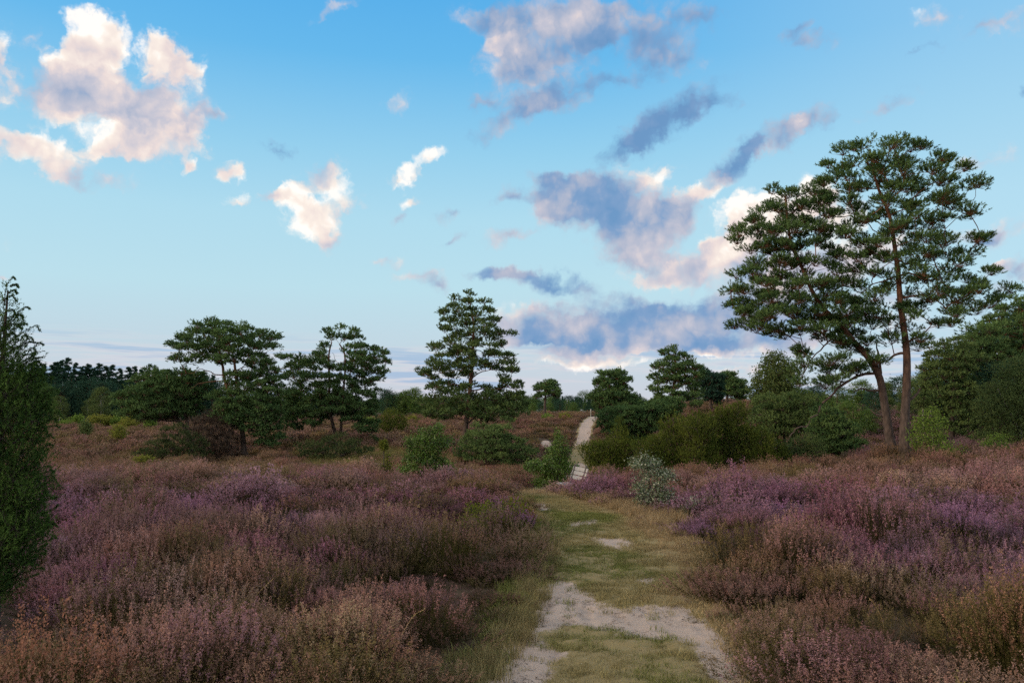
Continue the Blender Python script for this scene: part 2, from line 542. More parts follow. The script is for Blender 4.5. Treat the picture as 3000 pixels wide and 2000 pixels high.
M_SILVER = leafy('silver_leaves', (0.050, 0.095, 0.030), (0.50, 0.52, 0.40), 0.2, gloss=0.04)
M_FERN = leafy('bramble_leaves', (0.070, 0.100, 0.018), (0.165, 0.180, 0.032), 0.35)
M_RUST = leafy('russet_leaves', (0.120, 0.050, 0.020), (0.230, 0.110, 0.040), 0.3)
M_SCRUB = leafy('scrub_leaves', (0.036, 0.058, 0.024), (0.098, 0.122, 0.048), 0.15)
M_TWIG = leafy('dead_twigs', (0.055, 0.042, 0.034), (0.150, 0.115, 0.090), 0.0)
M_BARKPINE = bark('pine_bark', (0.115, 0.085, 0.070), (0.235, 0.105, 0.055), 2.5, 6.5)
M_BARKDARK = bark('dark_bark', (0.070, 0.055, 0.045), (0.130, 0.075, 0.045), 2.0, 6.0)
M_BARKBIRCH = bark('birch_bark', (0.30, 0.29, 0.27), (0.50, 0.49, 0.46), 0.5, 2.0, 4.0)
M_HFLOWER = leafy('heather_flowers', (0.26, 0.13, 0.15), (0.34, 0.18, 0.22), 0.3, 'tint', 1.0)
M_HLEAF = leafy('heather_leaves', (0.024, 0.026, 0.010), (0.080, 0.072, 0.028), 0.2, 'leaf', 0.6)
M_GRASS = leafy('grass_blades', (0.10, 0.12, 0.04), (0.2, 0.2, 0.08), 0.3, 'tint', 1.0)

# ------------------------------------------------------------------ terrain height
CTRL = [  # (photo x, photo y of bare ground, distance)
    (130, 1455, 17), (450, 1425, 18), (830, 1428, 18), (1100, 1458, 17), (1300, 1455, 16.5), (1500, 1452, 16.5), (1700, 1450, 17), (1880, 1468, 17),
    (2250, 1445, 18), (2700, 1440, 18), (3000, 1432, 18), (0, 1440, 16),
    (100, 1412, 34), (400, 1410, 34), (800, 1410, 34), (1150, 1425, 30), (1240, 1434, 24), (1430, 1450, 27), (1600, 1462, 25), (1690, 1455, 25), (1850, 1432, 25),
    (2250, 1425, 26), (2500, 1385, 33), (2660, 1345, 35), (2800, 1358, 33), (3000, 1358, 31), (3200, 1350, 31),
    (300, 1350, 55), (710, 1348, 58), (985, 1295, 65), (1200, 1330, 58), (1360, 1345, 56), (1450, 1375, 48), (1600, 1400, 52), (1690, 1385, 62), (1703, 1300, 84),
    (1733, 1227, 120), (1640, 1232, 118), (1500, 1242, 110), (1250, 1255, 100), (1000, 1258, 100), (100, 1262, 110), (400, 1262, 110), (700, 1262, 110), (0, 1340, 60),
    (100, 1240, 145), (500, 1240, 145), (1000, 1232, 150), (1350, 1226, 150), (1700, 1215, 160), (1733, 1222, 135),
    (1850, 1390, 45), (2100, 1375, 45), (1800, 1330, 70), (2000, 1310, 70), (1800, 1240, 100), (1950, 1200, 108), (2100, 1188, 110), (2250, 1188, 110), (2500, 1230, 82),
    (2500, 1330, 50), (2400, 1290, 62), (2850, 1315, 50), (3000, 1290, 60), (3000, 1220, 100), (2700, 1215, 100), (3300, 1250, 70), (2100, 1196, 150), (2800, 1205, 160),
    (-200, 1250, 120), (-300, 1340, 50), (-300, 1440, 18), (3300, 1200, 160), (3300, 1430, 18),
    (-200, 1210, 500), (700, 1210, 500), (1600, 1207, 500), (2400, 1205, 500), (3300, 1207, 500),
    (0, 1203, 1600), (1500, 1203, 1600), (3000, 1203, 1600),
]
cp = np.array([P(*c) for c in CTRL])
near = []
for a in np.radians(np.arange(-180, 180, 30)):
    for r in (0.5, 4, 8, 12.5):
        if r < 12 or abs(a) < 1.0:
            near.append((math.sin(a) * r, math.cos(a) * r, 0.0))
for a in np.radians([-150, -110, -75, 75, 110, 150, 180]):
    for r in (20, 60, 200, 900):
        near.append((math.sin(a) * r, math.cos(a) * r, -0.3))
cp = np.vstack([cp, near])


def uv_of(x, y):
    r = np.hypot(x, y)
    th = np.arctan2(x, y)
    k = 2.2 * np.log(r / 3.0 + 1.0)
    return np.stack([np.sin(th * 0.85) * k, np.cos(th * 0.85) * k], -1)


def tps_k(r2):
    return 0.5 * r2 * np.log(r2 + 1e-9)


U = uv_of(cp[:, 0], cp[:, 1])
n_ = len(U)
K = tps_k(((U[:, None] - U[None]) ** 2).sum(-1)) + np.eye(n_) * 0.02
Q = np.hstack([np.ones((n_, 1)), U])
A = np.block([[K, Q], [Q.T, np.zeros((3, 3))]])
W = np.linalg.solve(A, np.concatenate([cp[:, 2], np.zeros(3)]))


def height(x, y):
    x = np.atleast_1d(np.asarray(x, float)); y = np.atleast_1d(np.asarray(y, float))
    sh = x.shape
    x = x.ravel(); y = y.ravel()
    out = np.empty(len(x))
    for s in range(0, len(x), 20000):
        u = uv_of(x[s:s + 20000], y[s:s + 20000])
        k = tps_k(((u[:, None] - U[None]) ** 2).sum(-1))
        out[s:s + 20000] = k @ W[:n_] + W[n_] + u @ W[n_ + 1:]
    r = np.hypot(x, y)
    out = out * sstep(r, 6, 15)
    amp = np.clip(0.03 + r * 0.0012, 0, 0.25) * (1 - path_mask(x, y) * 0.85)
    out = out + amp * (fbm(x * 0.35, y * 0.35, 3, 3) - 0.5) * 2
    return out.reshape(sh)


# ------------------------------------------------------------------ path edges (world metres): distance, left x, right x
def gx(px, Y):
    return (px - 1500.0) / FOC * Y


EDGE = np.array([
    (2.5, -0.75, 1.55), (5.25, -0.33, 1.66), (6.36, -0.05, 1.74), (7.6, 0.10, 1.86), (9.3, 0.34, 2.16), (11.0, 0.38, 2.42), (12.6, 0.30, 2.26), (14.0, 0.20, 1.95),
    (15.2, 0.05, 1.60), (16.6, -0.12, 1.15), (19, -0.30, 0.90), (22, -0.05, 1.2), (26, 0.35, 1.75), (35, 1.3, 2.9), (45, 2.35, 4.2), (62, gx(1652, 62), gx(1724, 62)),
    (72, gx(1668, 72), gx(1722, 72)), (84, gx(1683, 84), gx(1724, 84)), (100, gx(1696, 100), gx(1734, 100)), (112, gx(1705, 112), gx(1746, 112)), (120, gx(1712, 120), gx(1752, 120)), (140, 13.5, 15.5)])


def path_lr(y):
    return np.interp(y, EDGE[:, 0], EDGE[:, 1]), np.interp(y, EDGE[:, 0], EDGE[:, 2])


def path_mask(x, y, soft=0.25, grow=0.0):
    l, r = path_lr(y)
    wob = (fbm(y * 0.9 + 3, x * 0 + 7, 5, 2) - 0.5) * 0.35
    d = np.minimum(x - (l + wob) + grow, (r + wob * 0.8) - x + grow)
    return sstep(d, -soft, soft) * ((y > 2) & (y < 141))


# ------------------------------------------------------------------ ground sheet
def axis(fine0, fine1, step, lo, hi, g):
    a = list(np.arange(fine0, fine1, step))
    s = step
    while a[-1] < hi:
        s *= g; a.append(a[-1] + s)
    s = step; b = [fine0]
    while b[-1] > lo:
        s *= g; b.append(b[-1] - s)
    return np.array(b[:0:-1] + a)


ax = axis(-9, 9, 0.16, -3200, 3200, 1.07)
ay = axis(2, 24, 0.16, -400, 4200, 1.06)
GX, GY = np.meshgrid(ax, ay)
GZ = height(GX, GY) - path_mask(GX, GY, 0.3) * 0.03
nx, ny = len(ax), len(ay)
idx = np.arange(nx * ny).reshape(ny, nx)
quads = np.stack([idx[:-1, :-1].ravel(), idx[:-1, 1:].ravel(), idx[1:, 1:].ravel(), idx[1:, :-1].ravel()], 1)


def soil_material():
    m, nt, o = mat('heath_soil')
    g = N(nt, 'ShaderNodeNewGeometry')
    n1 = N(nt, 'ShaderNodeTexNoise'); n1.inputs['Scale'].default_value = 0.9; n1.inputs['Detail'].default_value = 8; n1.inputs['Roughness'].default_value = 0.7
    n2 = N(nt, 'ShaderNodeTexNoise'); n2.inputs['Scale'].default_value = 14; n2.inputs['Detail'].default_value = 6
    nt.links.new(g.outputs['Position'], n1.inputs['Vector']); nt.links.new(g.outputs['Position'], n2.inputs['Vector'])
    c = mixc(nt, n1.outputs[0], (0.045, 0.030, 0.022), (0.115, 0.070, 0.050))
    c = mixc(nt, n2.outputs[0], c, (0.090, 0.075, 0.045))
    b = N(nt, 'ShaderNodeBsdfPrincipled'); b.inputs['Roughness'].default_value = 1.0
    b.inputs['Specular IOR Level'].default_value = 0.1
    nt.links.new(c, b.inputs['Base Color'])
    nt.links.new(b.outputs[0], o.inputs[0])
    return m


ground = mesh_obj('ground', np.stack([GX.ravel(), GY.ravel(), GZ.ravel()], 1), quads, soil_material(), smooth=True)
tag(ground, 'dark peaty heath ground undulating away to the horizon', 'ground', kind='structure')

# ------------------------------------------------------------------ path sheet
rows = np.concatenate([np.arange(2.6, 17.5, 0.05), np.arange(17.5, 30, 0.15), np.arange(30, 140, 0.5)])
vv = np.linspace(0, 1, 64)
PL, PR = path_lr(rows)
wob = (fbm(rows * 0.9 + 3, rows * 0 + 7, 5, 2) - 0.5) * 0.35
margin = 0.22
PXg = (PL + wob - margin)[:, None] * (1 - vv) + (PR + wob * 0.8 + margin)[:, None] * vv
PYg = np.repeat(rows[:, None], 64, 1)

W2 = lambda pts: [tuple((CAM + pix_dir(*p) * (-1.8 / pix_dir(*p)[2]))[:2]) for p in pts]
SAND = [W2(p) for p in (
    [(1430, 2060), (1450, 1980), (1478, 1905), (1585, 1893), (1617, 1914), (1590, 1950), (1560, 2060)],
    [(1462, 1925), (1485, 1850), (1530, 1835), (1590, 1895), (1560, 1930)],
    [(1489, 1829), (1553, 1740), (1638, 1708), (1680, 1723), (1753, 1770), (1850, 1795), (2000, 1774), (2067, 1832), (2134, 1947), (2170, 2060), (2110, 2060),
     (2090, 1996), (2045, 1894), (2000, 1866), (1808, 1851), (1659, 1834), (1531, 1882)],
    [(1725, 1580), (1860, 1577), (1870, 1600), (1810, 1618), (1760, 1608)],
    [(1615, 1543), (1690, 1538), (1745, 1530), (1740, 1541), (1660, 1549)],
    [(1525, 1488), (1600, 1488), (1640, 1506), (1590, 1508)],
    [(1870, 1700), (1910, 1697), (1905, 1712), (1872, 1712)],
)]
sd = np.full(PXg.shape, -9.0)
for i, pl in enumerate(SAND):
    d = poly_sd(PXg, PYg, pl)
    if i >= 3:
        d = d - 0.05
    sd = np.maximum(sd, d)
sd = sd + (fbm(PXg * 2.5, PYg * 2.5, 9, 5) - 0.5) * 0.42
sand = sstep(sd + 0.05, -0.20, 0.20)
far = sstep(PYg, 44, 50)
vq = np.broadcast_to(vv[None], PXg.shape)
farsand = sstep(np.minimum(vq, 1 - vq), 0.08, 0.2) * sstep(fbm(PXg * 0.5, PYg * 0.22, 21, 4) + 0.22 - 0.45 * np.exp(-((PYg - 76) / 6.0) ** 2), 0.38, 0.55)
sand = sand * (1 - far) + farsand * far
PZg = height(PXg, PYg)
# worn sand sits a little lower than turf, with foot and wheel ruts in it
rut = np.exp(-((PXg - np.interp(PYg, [5, 6, 7, 8], [0.22, 0.32, 0.52, 0.62])) / 0.045) ** 2) * (PYg < 7.6) * sstep(fbm(PXg * 6, PYg * 3, 77, 3), 0.35, 0.6)
PZg = PZg + 0.006 + (1 - sand) * 0.020 * (PYg < 45) + (fbm(PXg * 7, PYg * 7, 31, 5) - 0.5) * 0.05 - rut * 0.028 * sand
_rf = np.random.default_rng(91)
for _ in range(110):      # scuffs and footprints
    fx, fy, fa = _rf.uniform(-0.1, 2.1), _rf.uniform(4.8, 8.6), _rf.normal(0, 0.4)
    if _rf.uniform() < 0.5:
        fx = float(np.interp(fy, [5, 8], [0.2, 0.7])) + _rf.normal(0, 0.15)
    ux = (PXg - fx) * math.cos(fa) - (PYg - fy) * math.sin(fa); uy = (PXg - fx) * math.sin(fa) + (PYg - fy) * math.cos(fa)
    e_ = (ux / 0.055) ** 2 + (uy / 0.13) ** 2
    PZg = PZg + (-0.016 * np.exp(-e_) + 0.008 * np.exp(-(np.sqrt(e_) - 1.5) ** 2 * 4)) * sand * (e_ < 16)
edge_drop = sstep(np.minimum(vq, 1 - vq), 0.0, 0.06)
PZg = PZg - (1 - edge_drop) * 0.06
rut_tone = rut * sand * 0.7  # mask for a darker sand colour along the ruts
idx = np.arange(PXg.size).reshape(PXg.shape)
pq = np.stack([idx[:-1, :-1].ravel(), idx[:-1, 1:].ravel(), idx[1:, 1:].ravel(), idx[1:, :-1].ravel()], 1)


def path_material():
    m, nt, o = mat('sandy_turf')
    g = N(nt, 'ShaderNodeNewGeometry')

    def noise(s, d=5, r=0.6, vec=None):
        n = N(nt, 'ShaderNodeTexNoise'); n.inputs['Scale'].default_value = s; n.inputs['Detail'].default_value = d; n.inputs['Roughness'].default_value = r
        nt.links.new(g.outputs['Position'], n.inputs['Vector'])
        return n.outputs[0]
    sa = N(nt, 'ShaderNodeAttribute', attribute_name='sand')
    wa = N(nt, 'ShaderNodeAttribute', attribute_name='rut_tone')
    nf = noise(28, 6, 0.7)
    ad = N(nt, 'ShaderNodeMath', operation='MULTIPLY_ADD'); nt.links.new(nf, ad.inputs[0]); ad.inputs[1].default_value = 0.9; ad.inputs[2].default_value = -0.45
    sm = N(nt, 'ShaderNodeMath', operation='ADD'); nt.links.new(sa.outputs['Fac'], sm.inputs[0]); nt.links.new(ad.outputs[0], sm.inputs[1])
    mr = N(nt, 'ShaderNodeMapRange', interpolation_type='SMOOTHSTEP'); nt.links.new(sm.outputs[0], mr.inputs[0]); mr.inputs[1].default_value = 0.35; mr.inputs[2].default_value = 0.62
    sand_c = mixc(nt, noise(6, 8, 0.7), (0.30, 0.235, 0.19), (0.56, 0.46, 0.38))
    sp = N(nt, 'ShaderNodeMapRange'); nt.links.new(noise(120, 3, 0.5), sp.inputs[0]); sp.inputs[1].default_value = 0.60; sp.inputs[2].default_value = 0.72
    sand_c = mixc(nt, sp.outputs[0], sand_c, (0.15, 0.11, 0.08))
    sand_c = mixc(nt, wa.outputs['Fac'], sand_c, (0.24, 0.20, 0.18))
    turf = mixc(nt, noise(2.2, 6, 0.65), (0.21, 0.19, 0.075), (0.40, 0.315, 0.16))
    turf = mixc(nt, noise(40, 5, 0.7), turf, (0.22, 0.17, 0.085))
    c = mixc(nt, mr.outputs[0], turf, sand_c)
    b = N(nt, 'ShaderNodeBsdfPrincipled'); b.inputs['Roughness'].default_value = 0.95; b.inputs['Specular IOR Level'].default_value = 0.15
    nt.links.new(c, b.inputs['Base Color'])
    bp = N(nt, 'ShaderNodeBump'); bp.inputs['Strength'].default_value = 0.7; bp.inputs['Distance'].default_value = 0.02
    nt.links.new(noise(35, 8, 0.7), bp.inputs['Height']); nt.links.new(bp.outputs[0], b.inputs['Normal'])
    nt.links.new(b.outputs[0], o.inputs[0])
    return m


M_PATH = path_material()
path = mesh_obj('path', np.stack([PXg.ravel(), PYg.ravel(), PZg.ravel()], 1), pq, M_PATH, smooth=True,
                fattr={'sand': ('POINT', 'FLOAT', sand.ravel()), 'rut_tone': ('POINT', 'FLOAT', rut_tone.ravel())})
tag(path, 'worn sandy track with turf winding through the heather to the far rise', 'path', kind='structure')

# bare sand patch left of the far path
c0 = P(1601, 1300, 84)
uu = np.linspace(0, 2 * math.pi, 40, endpoint=False)
rr = 0.8 + 0.35 * np.array([vnoise(np.array([math.cos(a) * 2 + 5.0]), np.array([math.sin(a) * 2 + 5.0]), 4)[0] for a in uu])
sv = [(c0[0], c0[1], height(c0[0], c0[1])[0] + 0.08)]
for k in range(1, 7):
    for a, r_ in zip(uu, rr):
        x = c0[0] + math.cos(a) * r_ * 0.62 * k / 6; y = c0[1] + math.sin(a) * r_ * 4.2 * k / 6
        sv.append((x, y, height(x, y)[0] + 0.05 - 0.09 * (k == 6)))
sf = [(0, 1 + i, 1 + (i + 1) % 40) for i in range(40)]
for k in range(5):
    for i in range(40):
        a, b = 1 + k * 40 + i, 1 + k * 40 + (i + 1) % 40
        sf += [(a, a + 40, b + 40), (a, b + 40, b)]
sp_ = mesh_obj('sand_patch', np.array(sv), np.array(sf), M_PATH, smooth=True, fattr={'sand': ('POINT', 'FLOAT', np.ones(len(sv))), 'rut_tone': ('POINT', 'FLOAT', np.zeros(len(sv)))})
tag(sp_, 'small bare pale sand patch in the heather beside the far path', 'sand patch', kind='structure')

# ------------------------------------------------------------------ instancing for uncountable ground cover
def scatter(name, label, cat, pts, rot, scl, pick, protos, attrs):
    """one 'stuff' object: points that carry instances of a few plants"""
    src = bpy.data.collections.new(name + '_sources')
    for o in protos:
        src.objects.link(o)
    me = bpy.data.meshes.new(name)
    me.vertices.add(len(pts))
    me.vertices.foreach_set('co', np.ascontiguousarray(pts, np.float32).ravel())

    def at(n, t, a):
        x = me.attributes.new(n, t, 'POINT')
        key = {'FLOAT': 'value', 'INT': 'value', 'FLOAT_VECTOR': 'vector', 'FLOAT_COLOR': 'color'}[t]
        x.data.foreach_set(key, np.ascontiguousarray(a, np.int32 if t == 'INT' else np.float32).ravel())
    at('rot', 'FLOAT_VECTOR', rot); at('scl', 'FLOAT_VECTOR', scl); at('pick', 'INT', pick)
    for k, v in attrs.items():
        at(k, 'FLOAT_COLOR', np.hstack([v, np.ones((len(v), 1))]))
    o = bpy.data.objects.new(name, me)
    COL.objects.link(o)
    ng = bpy.data.node_groups.new(name + '_scatter', 'GeometryNodeTree')
    ng.interface.new_socket('Geometry', in_out='INPUT', socket_type='NodeSocketGeometry')
    ng.interface.new_socket('Geometry', in_out='OUTPUT', socket_type='NodeSocketGeometry')
    gi = ng.nodes.new('NodeGroupInput'); go = ng.nodes.new('NodeGroupOutput')
    ci = ng.nodes.new('GeometryNodeCollectionInfo')
    ci.inputs['Collection'].default_value = src
    ci.inputs['Separate Children'].default_value = True
    ci.inputs['Reset Children'].default_value = True
    ip = ng.nodes.new('GeometryNodeInstanceOnPoints')
    ip.inputs['Pick Instance'].default_value = True

    def na(n, t):
        x = ng.nodes.new('GeometryNodeInputNamedAttribute'); x.data_type = t; x.inputs[0].default_value = n
        return x.outputs[0]
    L = ng.links.new
    L(gi.outputs[0], ip.inputs['Points']); L(ci.outputs[0], ip.inputs['Instance'])
    L(na('pick', 'INT'), ip.inputs['Instance Index']); L(na('rot', 'FLOAT_VECTOR'), ip.inputs['Rotation']); L(na('scl', 'FLOAT_VECTOR'), ip.inputs['Scale'])
    L(ip.outputs[0], go.inputs[0])
    md = o.modifiers.new('scatter', 'NODES'); md.node_group = ng
    return tag(o, label, cat, kind='stuff')


def tri_bits(centres, size, rng, up_bias=0.0, axis_dir=None, aspect=0.5):
    """one small triangle per centre, random orientation"""
    n = len(centres)
    d = rng.normal(size=(n, 3)); d[:, 2] += up_bias
    if axis_dir is not None:
        d = d * 0.6 + axis_dir
    d /= np.linalg.norm(d, axis=1, keepdims=True)
    e = np.cross(d, rng.normal(size=(n, 3))); e /= np.linalg.norm(e, axis=1, keepdims=True) + 1e-9
    s = np.asarray(size).reshape(-1, 1) * np.ones((n, 1))
    v = np.stack([centres - e * s * aspect * 0.5, centres + e * s * aspect * 0.5, centres + d * s], 1)
    return v.reshape(-1, 3), np.arange(n * 3).reshape(n, 3)


def heather_clump(seed, nspr, nfl, nlf, fs, ls, stem=True):
    """one heather bush: a dome of upright sprigs, flower spikes on top, dark leafy wood inside"""
    rng = np.random.default_rng(seed)
    a = rng.uniform(0, 6.283, nspr); r = np.sqrt(rng.uniform(0, 1, nspr))
    lop = 1 + 0.25 * np.sin(a * 2 + rng.uniform(0, 6)) + 0.15 * np.sin(a * 3 + rng.uniform(0, 6))
    base = np.stack([np.cos(a) * r * 0.16, np.sin(a) * r * 0.16, np.zeros(nspr)], 1)
    hh = 0.50 * np.sqrt(np.clip(1 - (0.86 * r) ** 2, 0.05, 1)) * rng.uniform(0.72, 1.10, nspr)
    R_ = 0.40 * lop
    tip = np.stack([np.cos(a) * r * R_ + rng.normal(0, .025, nspr), np.sin(a) * r * R_ + rng.normal(0, .025, nspr), hh], 1)
    V = []; F = []; MI = []; VAR = []; off = 0
    sv_ = rng.uniform(0, 1, nspr)
    spike = rng.uniform(0.10, 0.19, nspr)          # length of the flower spike
    L = np.linalg.norm(tip - base, axis=1)

    def add(v, f, mi, var):
        nonlocal off
        V.append(v); F.append(f + off); MI.append(np.full(len(f), mi)); VAR.append(var); off += len(v)
    ud = (tip - base) / L[:, None]
    ud[:, 2] += 0.7; ud /= np.linalg.norm(ud, axis=1, keepdims=True)      # spikes turn upright
    si = np.repeat(np.arange(nspr), nfl)
    t = rng.uniform(-0.35, 0.65, len(si))
    c = tip[si] + ud[si] * (t * spike[si])[:, None] + rng.normal(size=(len(si), 3)) * fs * 0.58
    v, f = tri_bits(c, fs * rng.uniform(0.7, 1.3, len(si)), rng, 0.5, None, 0.8)
    add(v, f, 0, np.clip(0.45 * sv_[si] + 0.30 * rng.uniform(0, 1, len(si)) + 0.25 * (t + 0.35), 0, 1))
    si = np.repeat(np.arange(nspr), nlf)
    t = rng.uniform(0.25, 1.0, len(si))
    c = base[si] * (1 - t[:, None]) + tip[si] * t[:, None] + rng.normal(size=(len(si), 3)) * ls * 1.0
    v, f = tri_bits(c, ls * rng.uniform(0.7, 1.4, len(si)), rng, 0.6, None, 0.7)
    add(v, f, 1, np.clip(0.5 * sv_[si] + 0.5 * rng.uniform(0, 1, len(si)), 0, 1))
    if stem:
        w = np.array([0.0024, 0, 0])
        v = np.stack([base - w, base + w, tip + w * 0.5, tip - w * 0.5], 1).reshape(-1, 3)
        q = np.arange(nspr * 4).reshape(-1, 4)
        f = np.vstack([q[:, [0, 1, 2]], q[:, [0, 2, 3]]])
        add(v, f, 1, np.full(len(f), 0.6))
    return mesh_obj('heather_plant', np.vstack(V), np.vstack(F), [M_HFLOWER, M_HLEAF], fattr={'var': ('FACE', 'FLOAT', np.concatenate(VAR))}, midx=np.concatenate(MI), link=False)


HN = [heather_clump(100 + i, 120, 30, 24, 0.0112, 0.012) for i in range(8)]
HM = [heather_clump(200 + i, 74, 12, 9, 0.023, 0.024, False) for i in range(5)]
HF = [heather_clump(300 + i, 44, 4, 3, 0.050, 0.055, False) for i in range(4)]

PURPLE = np.array([0.262, 0.145, 0.222]); MAGENTA = np.array([0.255, 0.115, 0.165]); PINKBR = np.array([0.262, 0.150, 0.130]); RUSTB = np.array([0.222, 0.136, 0.076])
TAN = np.array([0.330, 0.215, 0.155]); BROWN = np.array([0.205, 0.118, 0.092]); OLIVE = np.array([0.24, 0.19, 0.075])


def heather_tint(x, y, rng):
    r = np.hypot(x, y)
    p = fbm(x * 0.22 + 11, y * 0.22, 41, 4)
    q = fbm(x * 0.55 + 3, y * 0.55 + 9, 43, 3)
    s = fbm(x * 1.6, y * 1.6 + 2, 47, 3)
    pur = sstep(p * 0.6 + q * 0.4 + 0.10 * sstep(r, 6, 12) - 0.02, 0.44, 0.62)
    pur = pur * (0.20 + 0.68 * np.exp(-((r - 13) / 7.5) ** 2)) + 0.05
    c = PINKBR + (TAN - PINKBR) * sstep(s, 0.45, 0.7)[:, None]
    c = c + (RUSTB - c) * (0.8 * sstep(fbm(x * 0.8 + 5, y * 0.8, 53, 3), 0.48, 0.66))[:, None]
    pp = PURPLE + (MAGENTA - PURPLE) * sstep(vnoise(x * 0.7, y * 0.7, 59), 0.3, 0.7)[:, None]
    c = c + (pp - c) * np.clip(pur, 0, 0.9)[:, None]
    far_ = sstep(r, 22, 34)[:, None]
    brn = BROWN * (0.85 + 0.5 * s[:, None]) + (OLIVE - BROWN) * (0.55 * sstep(q, 0.5, 0.7))[:, None]
    brn = brn + (PINKBR * 0.8 - brn) * (0.5 * sstep(p, 0.5, 0.7))[:, None]
    # right-hand hillside behind the pines keeps a purple cast
    brn = brn + (np.array([0.20, 0.11, 0.14]) - brn) * (0.7 * sstep(x / np.maximum(y, 1), 0.34, 0.5) * (y > 36))[:, None]
    c = c * (1 - far_) + brn * far_
    return c * 1.22 * rng.uniform(0.70, 1.15, (len(x), 1)) * (1 + rng.normal(0, 0.05, (len(x), 3)))


def heather_band(name, label, r0, r1, dens, protos, sc0, sc1, seed, hz=1.0):
    rng = np.random.default_rng(seed)
    amax = R(44)
    area = amax * (r1 * r1 - r0 * r0)
    n = int(area * dens)
    th = rng.uniform(-amax, amax, n); rr_ = np.sqrt(rng.uniform(r0 * r0, r1 * r1, n))
    x = np.sin(th) * rr_; y = np.cos(th) * rr_
    keep = rng.uniform(0, 1, n) > path_mask(x, y, 0.12, -0.02 if r0 < 20 else (0.25 if r0 < 50 else 0.55))
    gapn = fbm(x * 0.75 + 31, y * 0.75 + 17, 61, 3)
    gapk = 1 - sstep(gapn, 0.36, 0.47)
    if r1 < 25:   # grassy verge on the right of the path and a grassy crest
        l, r = path_lr(y)
        verge = np.where(y > 12.5, 0.40, 0.02) * (0.6 + 0.8 * vnoise(y * 0.8, y * 0, 77))
        keep &= ~((x > r - 0.6) & (x < r + verge - 0.04))
        keep &= ~((x < l + 0.3) & (x > l + 0.02 - 0.16 * vnoise(y * 1.1, y * 0 + 3, 78)))
        keep &= ~((x > -0.70) & (x < 0.45) & (np.abs(y - 11.4) < 1.5) & (rng.uniform(0, 1, n) < 0.68))
        keep &= ~(poly_sd(x, y, [tuple(P(p, 1450, 16)[:2]) for p in (1480, 1900)] + [tuple(P(p, 1450, 18.5)[:2]) for p in (1700, 1480)]) > -0.1)
    else:         # grass glade in the hollow
        keep &= ~((((x - gx(1130, 50)) / 4.5) ** 2 + ((y - 50) / 9) ** 2 < 1) & (rng.uniform(0, 1, n) < 0.8))
        keep &= ~(((x - c0[0]) / 1.1) ** 2 + ((y - c0[1]) / 4.6) ** 2 < 1)
    keep &= ~((np.abs(x / np.maximum(y, 0.5) + 0.655) < 0.07) & (y > 5.9) & (y < 7.2))      # the juniper's foot
    keep &= ~((x / np.maximum(y, 0.5) > 0.056) & (x / np.maximum(y, 0.5) < 0.090) & (y > 17.5) & (y < 26))      # trodden ground before the bench
    x, y, gapk = x[keep], y[keep], gapk[keep]; n = len(x)
    hum = 0.28 + 1.40 * fbm(x * 0.85, y * 0.85, 71, 3)
    s = rng.uniform(sc0, sc1, n) * (0.55 + 0.45 * hum)
    s = s * (1 - 0.12 * gapk)
    zs = s * hum * hz * (1 - 0.5 * gapk)
    lpath, rpath = path_lr(y)
    dpath = np.where(x < lpath, lpath - x, x - rpath)
    zs = zs * (0.62 + 0.38 * sstep(dpath, 0.0, 0.7))
    z = height(x, y) - 0.02 * s
    tint = heather_tint(x, y, rng)
    tint = tint * (1 - 0.5 * gapk)[:, None]  # shade of the deep gaps between bushes, put into the tint
    old = rng.uniform(0, 1, n)
    tint[old < 0.10] = tint[old < 0.10] * 0.35 + np.array([0.15, 0.115, 0.085]) * 0.65       # grey-brown, gone over
    gr = (old > 0.10) & (old < 0.28)
    tint[gr] = tint[gr] * 0.35 + np.array([0.125, 0.120, 0.035]) * 0.65                          # green, not in flower
    leaf = np.array([0.034, 0.032, 0.012]) * rng.uniform(0.5, 1.6, (n, 1)) + 0.06 * tint
    green = sstep(fbm(x * 1.1 + 7, y * 1.1, 83, 3), 0.55, 0.7)[:, None]
    leaf = leaf + (np.array([0.095, 0.095, 0.020]) - leaf) * green * 0.8
    rot = np.stack([rng.normal(0, 0.12, n), rng.normal(0, 0.12, n), rng.uniform(0, 6.283, n)], 1)
    return scatter(name, label, 'heather', np.stack([x, y, z], 1), rot, np.stack([s, s, zs], 1), rng.integers(0, len(protos), n), protos, {'tint': tint, 'leaf': leaf})


heather_band('heather_foreground', 'flowering pink and purple heather carpeting both sides of the path', 1.4, 12.5, 11.5, HN, 0.42, 1.10, 1, 0.92)
heather_band('heather_ridge', 'purple heather on the low crest beyond the first bend', 12.5, 25, 9.5, HM, 0.5, 1.15, 2, 0.80)
heather_band('heather_hollow', 'brown fading heather filling the hollow round the scattered pines', 25, 62, 4.2, HM, 0.75, 1.4, 3, 0.8)
heather_band('heather_far', 'brown heather on the far slopes before the forest', 62, 175, 1.5, HF, 1.3, 2.4, 4, 0.55)

